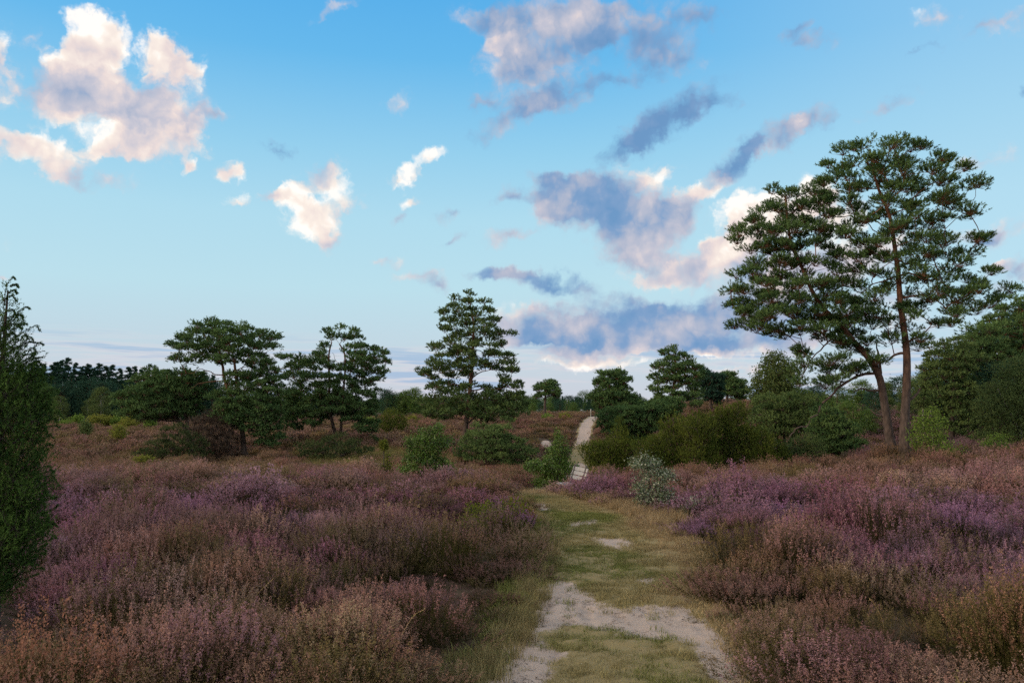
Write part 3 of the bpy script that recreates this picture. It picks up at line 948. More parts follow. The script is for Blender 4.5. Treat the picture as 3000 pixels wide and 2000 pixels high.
# ------------------------------------------------------------------ grass
def grass_tuft(seed, nb, h, spread, w, bendk, seedhead=False):
    rng = np.random.default_rng(seed)
    a = rng.uniform(0, 6.283, nb); r = np.sqrt(rng.uniform(0, 1, nb)) * spread
    b0 = np.stack([np.cos(a) * r, np.sin(a) * r, np.zeros(nb)], 1)
    hh = h * rng.uniform(0.5, 1.1, nb)
    la = rng.uniform(0, 6.283, nb)
    ln = hh * bendk * rng.uniform(0.2, 1.0, nb)
    mid = b0 + np.stack([np.cos(la) * ln * 0.3, np.sin(la) * ln * 0.3, hh * 0.6], 1)
    tip = b0 + np.stack([np.cos(la) * ln, np.sin(la) * ln, hh], 1)
    wv = np.stack([-np.sin(la + rng.normal(0, 1, nb)), np.cos(la), np.zeros(nb)], 1) * w * 0.5
    v = np.stack([b0 - wv, b0 + wv, mid + wv * 0.8, mid - wv * 0.8, tip], 1).reshape(-1, 3)
    q = np.arange(nb)[:, None] * 5
    f = np.vstack([q + [0, 1, 2], q + [0, 2, 3], q + [3, 2, 4]])
    var = np.tile(rng.uniform(0, 1, nb), 3)
    if seedhead:
        c = np.repeat(tip, 10, 0) - np.stack([0 * rng.uniform(0, 1, nb * 10), 0 * rng.uniform(0, 1, nb * 10), rng.uniform(0, 0.16, nb * 10) * h], 1) + rng.normal(0, 0.006, (nb * 10, 3))
        v2, f2 = tri_bits(c, 0.018, rng, 1.0, None, 0.4)
        f = np.vstack([f, f2 + len(v)]); v = np.vstack([v, v2]); var = np.concatenate([var, np.full(len(f2), 0.9)])
    return mesh_obj('grass_plant', v, f, M_GRASS, fattr={'var': ('FACE', 'FLOAT', var)}, link=False)


TURF = [grass_tuft(400 + i, 34, 0.045, 0.075, 0.0035, 1.2) for i in range(5)]
VERGE = [grass_tuft(420 + i, 60, 0.24, 0.10, 0.004, 0.8) for i in range(5)]
STALK = [grass_tuft(440 + i, 14, 0.62, 0.07, 0.003, 0.35, True) for i in range(4)]
STRAW = np.array([0.40, 0.30, 0.17]); GREEN = np.array([0.185, 0.205, 0.065]); DRYG = np.array([0.32, 0.275, 0.130]); DKG = np.array([0.095, 0.130, 0.038])

rng = np.random.default_rng(55)
n = 30000
y = np.sqrt(rng.uniform(3.5 ** 2, 17.5 ** 2, n)); l, r = path_lr(y)
x = l - 0.22 + (r - l + 0.30) * rng.uniform(0, 1, n)
sdv = np.full(n, -9.0)
for i, pl in enumerate(SAND):
    sdv = np.maximum(sdv, poly_sd(x, y, pl) - (0.05 if i >= 3 else 0))
sdv = sdv + (fbm(x * 2.5, y * 2.5, 9, 5) - 0.5) * 0.42
keep = rng.uniform(0, 1, n) < np.maximum(sstep(-sdv - 0.05, -0.14, 0.22), 0.02)
keep &= rng.uniform(0, 1, n) < 0.25 + 0.75 * sstep(fbm(x * 2.1 + 4, y * 2.1, 91, 4), 0.36, 0.5)
x, y = x[keep], y[keep]; n = len(x); l, r = path_lr(y)
v_ = np.clip((x - l) / (r - l), 0, 1)
gmix = fbm(x * 0.9, y * 0.9 + 5, 95, 4)
c = GREEN + (DRYG - GREEN) * sstep(gmix + (v_ - 0.5) * 0.25, 0.34, 0.52)[:, None]
c = c + (STRAW - c) * (0.75 * sstep(v_ + (gmix - 0.5), 0.72, 1.0))[:, None]
c = c + (DKG * 1.25 - c) * (0.5 * (1 - sstep(v_, 0.0, 0.12)) * sstep(vnoise(y * 0.9, y * 0, 15), 0.3, 0.6))[:, None]
c = c * rng.uniform(0.75, 1.2, (n, 1))
s = rng.uniform(0.45, 1.15, n) * (1 + 0.9 * (1 - sstep(np.minimum(v_, 1 - v_), 0.0, 0.12)))
scatter('turf', 'short worn grass, green and straw coloured, on the near path', 'grass', np.stack([x, y, height(x, y) + 0.012], 1),
        np.stack([rng.normal(0, .1, n), rng.normal(0, .1, n), rng.uniform(0, 6.283, n)], 1), np.stack([s, s, s], 1), rng.integers(0, 5, n), TURF, {'tint': c})

# verges: straw on the right and over the crest, greener on the left
pts = []; cols = []; scs = []
n = 2600
y = rng.uniform(4.2, 19, n); l, r = path_lr(y)
side = rng.uniform(0, 1, n) < 0.58
wv_ = np.where(y > 9.6, 0.75, 0.2)
x = np.where(side, r - np.where(y > 12.5, 0.15, 0.5) + rng.uniform(0, 1, n) ** 0.8 * np.where(y > 12.5, 0.65, 0.58), l + 0.20 - rng.uniform(0, 1, n) * 0.32)
keep = rng.uniform(0, 1, n) < np.where(side, sstep(y, 8.6, 11.5) * 0.75 + 0.03, 0.6)
x, y, side = x[keep], y[keep], side[keep]
cc = np.where(side[:, None], STRAW, DRYG * 0.62 + DKG * 0.2 + (STRAW - DKG) * 0.45 * vnoise(y * 1.3, x * 2, 5)[:, None])
pts.append(np.stack([x, y], 1)); cols.append(cc); scs.append(np.where(side, np.where(y > 12.0, 0.85, np.where(y > 9, 0.5, 0.35)), 0.7))
n = 1500          # straw crest where the path tips over
q = np.stack([rng.uniform(gx(1470, 16.5), gx(1950, 16.5), n), rng.uniform(14.3, 19.0, n)], 1)
l, r = path_lr(q[:, 1])
q = q[(q[:, 0] > r - 0.1) & (q[:, 0] < r + 1.0 * sstep(19.5 - q[:, 1], 0, 3)) | ((q[:, 1] > 16.4) & (q[:, 0] < 1.6))]
pts.append(q); cols.append(np.tile(STRAW, (len(q), 1))); scs.append(np.where(q[:, 1] > 15.6, 0.55, 0.9))
n = 1600          # glade in the hollow
a = rng.uniform(0, 6.283, n); rr_ = np.sqrt(rng.uniform(0, 1, n))
q = np.stack([gx(1130, 50) + np.cos(a) * rr_ * 4.5, 50 + np.sin(a) * rr_ * 9], 1)
pts.append(q); cols.append(np.tile(np.array([0.21, 0.19, 0.075]), (n, 1))); scs.append(np.full(n, 2.0))
n = 1500          # pale grass among the heather of the hollow
q = np.stack([rng.uniform(-26, -2, n), rng.uniform(27, 42, n)], 1)
q = q[fbm(q[:, 0] * 0.3, q[:, 1] * 0.3, 99, 3) > 0.5]
pts.append(q); cols.append(np.tile(np.array([0.20, 0.17, 0.075]), (len(q), 1))); scs.append(np.full(len(q), 1.5))
pts = np.vstack(pts); cols = np.vstack(cols); scs = np.concatenate(scs); n = len(pts)
cols = cols * rng.uniform(0.7, 1.2, (n, 1))
s = scs * rng.uniform(0.6, 1.25, n)
scatter('verge_grass', 'dry straw coloured grass along the path verges', 'grass', np.hstack([pts, (height(pts[:, 0], pts[:, 1]) - 0.01)[:, None]]),
        np.stack([rng.normal(0, .12, n), rng.normal(0, .12, n), rng.uniform(0, 6.283, n)], 1), np.stack([s, s, s * rng.uniform(0.7, 1.1, n)], 1), rng.integers(0, 5, n), VERGE, {'tint': cols})

# ------------------------------------------------------------------ branches and foliage
def tube(pts, rad, sides):
    pts = np.asarray(pts, float); n = len(pts)
    t = np.gradient(pts, axis=0); t /= np.linalg.norm(t, axis=1, keepdims=True) + 1e-9
    ref = np.where(np.abs(t[:, 2:3]) > 0.9, np.array([[1.0, 0, 0]]), np.array([[0, 0, 1.0]]))
    a = np.cross(t, ref); a /= np.linalg.norm(a, axis=1, keepdims=True) + 1e-9
    b = np.cross(t, a)
    an = np.arange(sides) / sides * 2 * math.pi
    v = pts[:, None] + (a[:, None] * np.cos(an)[None, :, None] + b[:, None] * np.sin(an)[None, :, None]) * np.asarray(rad)[:, None, None]
    v = v.reshape(-1, 3)
    i = np.arange(n - 1)[:, None] * sides; j = np.arange(sides)[None]; k = (j + 1) % sides
    q = np.stack([(i + j).ravel(), (i + k).ravel(), (i + k + sides).ravel(), (i + j + sides).ravel()], 1)
    return v, np.vstack([q[:, [0, 1, 2]], q[:, [0, 2, 3]]])


def twigs(p0, p1, r0, rng, sag=0.12):
    """many thin three-sided twigs at once"""
    n = len(p0)
    if n == 0:
        return np.zeros((0, 3)), np.zeros((0, 3), int)
    L = np.linalg.norm(p1 - p0, axis=1, keepdims=True)
    mid = (p0 + p1) / 2 + rng.normal(size=(n, 3)) * L * sag
    d = (p1 - p0) / (L + 1e-9)
    a = np.cross(d, rng.normal(size=(n, 3))); a /= np.linalg.norm(a, axis=1, keepdims=True) + 1e-9
    b = np.cross(d, a)
    V = []
    for p, k in ((p0, 1.0), (mid, 0.75), (p1, 0.4)):
        for an in (0, 2.094, 4.189):
            V.append(p + (a * math.cos(an) + b * math.sin(an)) * np.asarray(r0).reshape(-1, 1) * k)
    V = np.stack(V, 1).reshape(-1, 3)
    q = np.arange(n)[:, None] * 9
    F = []
    for s_ in (0, 3):
        for j in range(3):
            k = (j + 1) % 3
            F += [q + [s_ + j, s_ + k, s_ + 3 + k], q + [s_ + j, s_ + 3 + k, s_ + 3 + j]]
    return V, np.vstack(F)


def brushes(pos, dirs, length, k, blade, width, spread, rng):
    """shoots set with needles: k narrow triangles standing off each shoot"""
    n = len(pos)
    d = dirs / (np.linalg.norm(dirs, axis=1, keepdims=True) + 1e-9)
    a = np.cross(d, rng.normal(size=(n, 3))); a /= np.linalg.norm(a, axis=1, keepdims=True) + 1e-9
    b = np.cross(d, a)
    t = rng.uniform(0, 1, (n, k)); ph = rng.uniform(0, 6.283, (n, k)); sp_a = spread * rng.uniform(0.5, 1.2, (n, k))
    Ls = np.asarray(length).reshape(-1, 1)
    base = pos[:, None] + d[:, None] * (t * Ls)[..., None]
    out = a[:, None] * np.cos(ph)[..., None] + b[:, None] * np.sin(ph)[..., None]
    nd = d[:, None] * np.cos(sp_a)[..., None] + out * np.sin(sp_a)[..., None]
    side = np.cross(nd, out + rng.normal(0, 0.6, out.shape)); side /= np.linalg.norm(side, axis=2, keepdims=True) + 1e-9
    bl = blade * rng.uniform(0.7, 1.2, (n, k, 1))
    v = np.stack([base - side * width / 2, base + side * width / 2, base + nd * bl], 2).reshape(-1, 3)
    return v, np.arange(n * k * 3).reshape(-1, 3)


def leaves(pos, size, rng, droop=0.0):
    n = len(pos)
    d = rng.normal(size=(n, 3)); d[:, 2] -= droop; d /= np.linalg.norm(d, axis=1, keepdims=True)
    e = np.cross(d, rng.normal(size=(n, 3))); e /= np.linalg.norm(e, axis=1, keepdims=True) + 1e-9
    s = size * rng.uniform(0.6, 1.3, (n, 1))
    nn = np.cross(d, e)
    v = np.stack([pos, pos + d * s * 0.5 + e * s * 0.32, pos + d * s + nn * s * 0.12, pos + d * s * 0.5 - e * s * 0.32], 1).reshape(-1, 3)
    q = np.arange(n)[:, None] * 4
    return v, np.vstack([q + [0, 1, 2], q + [0, 2, 3]])


# dry heather bits and twigs lying on the sand
def litter(seed):
    rng = np.random.default_rng(seed)
    p0 = np.stack([rng.uniform(-.1, .1, 12), rng.uniform(-.1, .1, 12), rng.uniform(0.002, 0.006, 12)], 1)
    a = rng.uniform(0, 6.283, 12); L = rng.uniform(0.008, 0.045, 12)
    v, f = twigs(p0, p0 + np.stack([np.cos(a) * L, np.sin(a) * L, rng.uniform(0, 0.006, 12)], 1), 0.0017, rng, 0.1)
    return mesh_obj('litter_bits', v, f, M_TWIG, fattr={'var': ('FACE', 'FLOAT', rng.uniform(0, 0.6, len(f)))}, link=False)


LIT_ = [litter(460 + i) for i in range(4)]
rng = np.random.default_rng(56)
n = 260
q = np.stack([rng.uniform(-0.4, 2.3, n), rng.uniform(4.5, 9.0, n)], 1)
q = q[path_mask(q[:, 0], q[:, 1]) > 0.5]; n = len(q)
scatter('twig_litter', 'scattered dark twig bits on the pale sand of the path', 'litter', np.hstack([q, (height(q[:, 0], q[:, 1]) + 0.012)[:, None]]), np.stack([0 * q[:, 0], 0 * q[:, 0], rng.uniform(0, 6.28, n)], 1),
        np.ones((n, 3)), rng.integers(0, 4, n), LIT_, {})


KIND = {  # pad flattening, outward/up mix of shoots
    'pine': dict(flat=0.52, up=0.65, rad=0.8),
    'juniper': dict(flat=1.15, up=1.0, rad=0.7),
    'leaf': dict(flat=0.8, up=0.2, rad=1.0),
    'birch': dict(flat=0.9, up=0.0, rad=0.8),
}


def plant(name, label, cat, conv, outlines, trunks, Y, kind='pine', pad=0.5, npads=60, spp=40, k=9, shoot=0.16, blade=0.10, width=0.018, spread=0.9,
          depthf=0.85, gaps=(), mats=(M_PINE, M_BARKPINE), r0=0.010, trunk_r=(0.2, 0.05), seed=1, group=None, sprays=(), deadz=None, twigf=0.4, leafsize=0.1,
          gap_keep=0.06, varpow=1.0, padvar=0.4, ragged=0.25, limbs=(), parts=('trunk', 'branches', 'crown'), base_px=None):
    rng = np.random.default_rng(seed)
    ca, cs, cb, ct = conv
    topx = lambda p: (ca + p[0] * cs, cb + p[1] * ct)
    px0, py0 = topx(trunks[0][0])
    bx = P(px0, py0, Y)[0]
    bz = height(bx, Y)[0]
    base = np.array([bx, Y, bz])
    loc = lambda p: (P(*topx(p), Y) - base)[[0, 2]]
    polys = [[tuple(loc(p)) for p in o] for o in outlines]
    if ragged > 0.5:        # break up the outline of bushes: peaks and notches
        jag = []
        for pl in polys:
            cx_, cz_ = np.mean(pl, axis=0)
            out_ = []
            for i in range(len(pl)):
                (xa, za), (xb, zb) = pl[i], pl[(i + 1) % len(pl)]
                m_ = max(1, int(math.hypot(xb - xa, zb - za) / (pad * 0.75)))
                for q in range(m_):
                    f_ = q / m_
                    x_, z_ = xa + (xb - xa) * f_, za + (zb - za) * f_
                    d_ = rng.normal(0.05, 0.50) * pad * (1.0 if z_ > 0.35 * cz_ else 0.3)
                    L_ = math.hypot(x_ - cx_, z_ - cz_) + 1e-6
                    out_.append((x_ + (x_ - cx_) / L_ * d_, z_ + (z_ - cz_) / L_ * d_ + 0.3 * abs(d_) * (z_ > cz_)))
            jag.append(out_)
        polys = jag
    gp = []
    for g in gaps:
        c_ = loc(g[:2]); e_ = loc((g[0] + g[2], g[1] + g[3]))
        gp.append((c_[0], c_[1], abs(e_[0] - c_[0]), abs(e_[1] - c_[1])))

    def in_gap(x, z, grow=1.0):
        m_ = np.zeros(np.shape(x), bool)
        for g in gp:
            m_ |= ((x - g[0]) / (g[2] * grow)) ** 2 + ((z - g[1]) / (g[3] * grow)) ** 2 < 1
        return m_

    # --- trunk and hand-placed limbs: nodes carry position and radius
    nodes = []; rads = []; par = []
    tr_lines = []
    for ti, tr in enumerate(list(trunks) + list(limbs)):
        pl = np.array([loc(p) for p in tr])
        m_ = len(pl)
        s_ = np.linspace(0, m_ - 1, (m_ - 1) * 4 + 1)
        xx = np.interp(s_, range(m_), pl[:, 0]); zz = np.interp(s_, range(m_), pl[:, 1])
        # soften the corners
        for _ in range(2):
            xx[1:-1] = (xx[:-2] + 2 * xx[1:-1] + xx[2:]) / 4; zz[1:-1] = (zz[:-2] + 2 * zz[1:-1] + zz[2:]) / 4
        if ti == 0:
            zz[0] = -0.15; xx[0] = 0 + (xx[0])
        yy = np.cumsum(rng.normal(0, 0.012, len(xx))) * (Y / 40.0)
        if ti >= len(trunks):      # limbs are crooked
            wg = 0.035 * math.hypot(xx[-1] - xx[0], zz[-1] - zz[0])
            jx = rng.normal(0, wg, len(xx)); jz = rng.normal(0, wg, len(xx)); jx[0] = jz[0] = 0
            xx = xx + np.convolve(jx, [.3, .4, .3], 'same'); zz = zz + np.convolve(jz, [.3, .4, .3], 'same')
        if ti >= 1:
            yy = yy + rng.choice([-1, 1]) * 0.12 * np.linspace(0, 1, len(xx)) * np.abs(zz[-1] - zz[0])
            d2 = [np.abs(xx[0] - nn[0]) + np.abs(zz[0] - nn[2]) for nn in nodes]
            j0 = int(np.argmin(d2)); yy = yy - yy[0] + nodes[j0][1]
            if ti >= len(trunks):
                xx[0], zz[0] = nodes[j0][0], nodes[j0][2]
        ra, rb = trunk_r
        if ti >= len(trunks):
            ra = rads[j0] * 0.42; rb = ra * 0.3
        elif ti > 0:
            ra *= 0.75
        f_ = np.linspace(0, 1, len(xx))
        rr_ = ra + (rb - ra) * f_ ** 0.8
        if ti == 0:
            rr_ = rr_ * (1 + 0.45 * np.exp(-f_ * 26))
        line = np.stack([xx, yy, zz], 1)
        tr_lines.append((line, rr_))
        for q_, r_ in zip(line, rr_):
            nodes.append(q_); rads.append(r_); par.append(-1)
    n_tr = len(nodes)

    # --- foliage pads spread evenly through the crown's volume
    pads = []
    areas = np.array([abs(sum(p[i][0] * p[(i + 1) % len(p)][1] - p[(i + 1) % len(p)][0] * p[i][1] for i in range(len(p)))) / 2 for p in polys])
    for pi, pl in enumerate(polys):
        arr = np.array(pl)
        x0, z0 = arr.min(0); x1, z1 = arr.max(0)
        need = max(2, int(npads * areas[pi] / areas.sum()))
        M_ = 4000
        cx = rng.uniform(x0, x1, M_); cz = rng.uniform(z0, z1, M_)
        sdp = poly_sd(cx, cz, pl)
        ok = (sdp > pad * 0.18) & ~in_gap(cx, cz, 1.35)
        cx, cz = cx[ok], cz[ok]
        if len(cx) == 0:
            continue
        zs_ = np.linspace(z0, z1, 60); lo = np.full(60, np.nan); hi = np.full(60, np.nan)
        for zi, zq in enumerate(zs_):
            xs = []
            for i in range(len(pl)):
                (xa, za), (xb, zb) = pl[i], pl[(i + 1) % len(pl)]
                if (za > zq) != (zb > zq):
                    xs.append(xa + (zq - za) * (xb - xa) / (zb - za))
            if xs:
                lo[zi], hi[zi] = min(xs), max(xs)
        okk = ~np.isnan(lo)
        L_ = np.interp(cz, zs_[okk], lo[okk]); H_ = np.interp(cz, zs_[okk], hi[okk])
        cc_ = (L_ + H_) / 2; ww = np.maximum((H_ - L_) / 2, 0.05)
        hd = depthf * ww * np.sqrt(np.clip(1 - ((cx - cc_) / ww) ** 2, 0.08, 1))
        cy = hd * rng.uniform(-1, 1, len(cx))
        cand = np.stack([cx, cy, cz], 1)
        anis = np.array([1, 1, 1.6 if kind == 'pine' else 0.8])
        ch = [0]; dmin = np.linalg.norm((cand - cand[0]) * anis, axis=1)
        for _ in range(min(need, len(cand)) - 1):
            j = int(np.argmax(dmin * rng.uniform(0.75, 1, len(cand))))
            ch.append(j); dmin = np.minimum(dmin, np.linalg.norm((cand - cand[j]) * anis, axis=1))
        pads.append(cand[ch])
    pads = np.vstack(pads) if pads else np.zeros((0, 3))

    # --- grow limbs from the trunk to the pads, nearest pads first
    NA = np.array(nodes)
    dt = np.array([np.linalg.norm(NA - p, axis=1).min() for p in pads])
    cnt = [0] * len(nodes)
    tips = []
    for j in np.argsort(dt):
        p = pads[j]
        NA = np.array(nodes)
        dv = p - NA
        dist = np.linalg.norm(dv, axis=1)
        pen = 1.3 * np.maximum(0, NA[:, 2] - p[2] + 0.12 * np.hypot(dv[:, 0], dv[:, 1])) if kind == 'pine' else 0.9 * np.maximum(0, NA[:, 2] - p[2] + 0.45 * np.hypot(dv[:, 0], dv[:, 1]))
        low = NA[:, 2] < 0.12
        i0 = int(np.argmin(dist + pen + low * 0.3 + np.where(np.arange(len(NA)) < n_tr, 0.0, 0.12)))
        s_ = NA[i0]
        m_ = max(2, min(7, int(dist[i0] / 0.35) + 1))
        prev = i0
        lift = 0.10 * dist[i0] * (1 if kind != 'pine' else rng.uniform(-0.4, 1.3))
        for q in range(1, m_ + 1):
            f_ = q / m_
            pt = s_ + (p - s_) * f_ + rng.normal(size=3) * 0.05 * dist[i0] * (1 - f_) + np.array([0, 0, math.sin(f_ * math.pi) * lift])
            nodes.append(pt); rads.append(0); par.append(prev); cnt.append(0)
            prev = len(nodes) - 1
        tips.append((prev, j))
    for t_, j in tips:
        q = t_
        while q >= 0:
            cnt[q] += 1
            q = par[q]
    NA = np.array(nodes)
    for i in range(n_tr, len(nodes)):
        rads[i] = r0 * max(1, cnt[i]) ** 0.46
    root = empty(name, base, label, cat, group)
    V = []; F = []; off = 0
    for li, (line, rr_) in enumerate(tr_lines):
        v, f = tube(line, rr_, 9 if Y < 50 else 7)
        V.append(v); F.append(f + off); off += len(v)
    mesh_obj(parts[0], np.vstack(V), np.vstack(F), mats[1], root, smooth=True)
    V = []; F = []; off = 0
    # limbs as chains: start a chain at every child that is not the thickest of its parent
    child = {}
    for i in range(n_tr, len(nodes)):
        child.setdefault(par[i], []).append(i)
    starts = [(par[i], i) for i in range(n_tr, len(nodes)) if par[i] < n_tr or i != max(child[par[i]], key=lambda c: cnt[c])]
    for p_, i in starts:
        ch = [p_, i]
        while ch[-1] in child:
            ch.append(max(child[ch[-1]], key=lambda c: cnt[c]))
        pts_ = NA[ch]; rr_ = [min(rads[c], rads[i] * 1.1) if c != p_ else rads[i] * 1.15 for c in ch]
        v, f = tube(pts_, rr_, 5 if Y < 50 else 4)
        V.append(v); F.append(f + off); off += len(v)

    # --- shoots in the pads
    kd = KIND[kind]
    npd = len(pads)
    ns = npd * spp
    pi = np.repeat(np.arange(npd), spp)
    psz = pad * rng.uniform(0.65, 1.3, npd)[pi]
    dr = rng.normal(size=(ns, 3)); dr /= np.linalg.norm(dr, axis=1, keepdims=True)
    if kind == 'pine':
        dr[:, 2] = np.where(dr[:, 2] < -0.25, -dr[:, 2], dr[:, 2])
    rr_ = rng.uniform(0, 1, ns) ** 0.45
    offv = dr * rr_[:, None] * psz[:, None] * np.array([1, 1, kd['flat']])
    tilt = rng.normal(0, 0.18, (npd, 2))[pi]
    offv[:, 2] += offv[:, 0] * tilt[:, 0] + offv[:, 1] * tilt[:, 1]
    pos = pads[pi] + offv
    keep = np.zeros(ns, bool)
    for pl in polys:
        keep |= poly_sd(pos[:, 0], pos[:, 2], pl) > -(0.10 + ragged * rng.uniform(0, 1, npd)[pi] ** 2) * pad
    keep |= rng.uniform(0, 1, ns) < 0.08
    keep &= ~(in_gap(pos[:, 0], pos[:, 2]) & (rng.uniform(0, 1, ns) > gap_keep))
    keep &= pos[:, 2] > 0.05
    pos = pos[keep]; pi = pi[keep]; offv = offv[keep]
    outw = pads[pi].copy(); outw[:, 2] = 0
    axisx = np.interp(pads[pi][:, 2], NA[:n_tr, 2][np.argsort(NA[:n_tr, 2])], NA[:n_tr, 0][np.argsort(NA[:n_tr, 2])])
    outw[:, 0] -= axisx
    outw /= np.linalg.norm(outw, axis=1, keepdims=True) + 0.5
    dirs = offv / (np.linalg.norm(offv, axis=1, keepdims=True) + 1e-6) * kd['rad'] + outw * 0.5 + rng.normal(0, 0.25, offv.shape)
    dirs[:, 2] += kd['up']
    # twigs
    tsel = rng.uniform(0, 1, len(pos)) < twigf * (1.0 if Y < 37 or twigf > 0.6 else 0.45)
    v, f = twigs(pads[pi][tsel] - np.array([0, 0, 0.25 * pad * (kind == 'pine')]), pos[tsel], r0 * 0.75, rng)
    V.append(v); F.append(f + off); off += len(v)
    # sprays: free-standing curved tips
    if sprays:
        sp_p = []; sp_d = []
        for s_ in sprays:
            pl = np.array([loc(p) for p in s_]); m_ = len(pl)
            q = np.linspace(0, m_ - 1, 26)
            line = np.stack([np.interp(q, range(m_), pl[:, 0]), np.full(26, rng.normal(0, 0.05)), np.interp(q, range(m_), pl[:, 1])], 1)
            for _ in range(3):
                line[1:-1] = (line[:-2] + 2 * line[1:-1] + line[2:]) / 4
            v, f = tube(line, np.linspace(r0 * 0.7, r0 * 0.35, 26), 4)
            V.append(v); F.append(f + off); off += len(v)
            tg = np.gradient(line, axis=0)
            sp_p.append(np.repeat(line, 3, 0) + rng.normal(0, 0.004, (78, 3))); sp_d.append(np.repeat(tg / np.linalg.norm(tg, axis=1, keepdims=True), 3, 0) + rng.normal(0, 0.25, (78, 3)))
        pos2 = np.vstack(sp_p); dirs2 = np.vstack(sp_d)
    mesh_obj(parts[1], np.vstack(V), np.vstack(F), M_BARKDARK if kind == 'birch' else mats[1], root, smooth=True)

    pv = rng.uniform(0, 1, npd)[pi]
    if kind in ('pine', 'juniper'):
        v, f = brushes(pos, dirs, shoot * rng.uniform(0.6, 1.3, len(pos)), k, blade, width, spread, rng)
        var = np.repeat(np.clip(padvar * pv + (1 - padvar) * rng.uniform(0, 1, len(pos)), 0, 1) ** varpow, k)
        if sprays:
            v2, f2 = brushes(pos2, dirs2, np.full(len(pos2), shoot * 0.2), 5, blade * 0.55, width * 0.8, spread * 0.8, rng)
            f = np.vstack([f, f2 + len(v)]); v = np.vstack([v, v2]); var = np.concatenate([var, np.full(len(f2), 0.35)])
    else:
        lp = np.repeat(pos, k, 0) + rng.normal(0, leafsize * 0.9, (len(pos) * k, 3))
        v, f = leaves(lp, leafsize, rng, 0.6 if kind == 'birch' else 0.2)
        vr = np.clip(np.repeat(padvar * pv, k) + (1 - padvar) * rng.uniform(0, 1, len(lp)), 0, 1) ** varpow
        var = np.concatenate([vr, vr])
    mesh_obj(parts[2], v, f, mats[0], root, fattr={'var': ('FACE', 'FLOAT', var)})
    return root


ID = (0, 1.0, 0, 1.0)
C4 = (2050, 0.6507, 380, 0.6505)       # scales of the traced crops
C3B = (330, 0.3062, 900, 0.3061)
C4B = (800, 0.2871, 930, 0.287)
C2 = (750, 0.4464, 750, 0.4464)
C3 = (1450, 0.3826, 950, 0.3827)
C5 = (2050, 0.2679, 980, 0.2679)
C2B = (2600, 0.3509, 850, 0.3508)
SHRUB = ('stem', 'branches', 'foliage')

# ------------------------------------------------------------------ the two big pines on the right
plant('pine_tree', 'tallest pine, upright red-brown trunk and broad open crown', 'tree', C4,
      [[(760, 45), (700, 85), (610, 110), (570, 120), (540, 190), (555, 260), (580, 340), (620, 400), (570, 460), (560, 540), (640, 600), (690, 620), (700, 700), (690, 790), (740, 860),
        (800, 900), (800, 960), (840, 1010), (890, 960), (960, 1000), (1000, 1040), (1010, 960), (1080, 910), (1150, 900), (1200, 870), (1280, 860), (1300, 800), (1380, 780), (1400, 745),
        (1310, 705), (1310, 665), (1240, 640), (1240, 600), (1190, 560), (1265, 520), (1260, 485), (1180, 495), (1100, 465), (1150, 425), (1250, 405), (1195, 330), (1255, 290), (1262, 238),
        (1170, 250), (1110, 220), (1152, 150), (1140, 125), (1060, 150), (1020, 130), (1010, 80), (935, 75), (830, 92), (780, 50)]],
      [[(922, 1480), (922, 1330), (930, 1200), (935, 1050), (930, 960), (915, 860), (900, 760), (893, 660), (880, 560), (865, 450), (850, 370), (810, 290), (780, 200), (765, 90)]],
      35, pad=0.54, npads=160, spp=80, k=16, shoot=0.20, blade=0.11, width=0.028, spread=0.9, depthf=0.75, r0=0.010, trunk_r=(0.215, 0.04), seed=11,
      gaps=[(1000, 480, 60, 30), (960, 660, 50, 25), (800, 700, 45, 60), (850, 790, 30, 40), (1080, 730, 60, 22), (1000, 860, 40, 30), (1050, 560, 60, 18), (840, 430, 25, 25), (740, 580, 50, 16),
            (620, 430, 40, 14), (1180, 370, 30, 14), (950, 760, 30, 30), (860, 900, 22, 40), (760, 640, 40, 14)],
      limbs=[[(893, 660), (980, 665), (1080, 680), (1180, 740), (1280, 790)], [(900, 760), (1000, 745), (1090, 790), (1140, 830)], [(880, 590), (930, 610), (1050, 600), (1110, 640)],
             [(935, 960), (1000, 930), (1050, 880)], [(925, 1000), (870, 1020), (845, 1040), (790, 1060)], [(893, 660), (800, 680), (720, 740)], [(860, 450), (780, 400), (700, 400)],
             [(925, 1230), (980, 1190), (1000, 1165)]], group='pair of big pines')
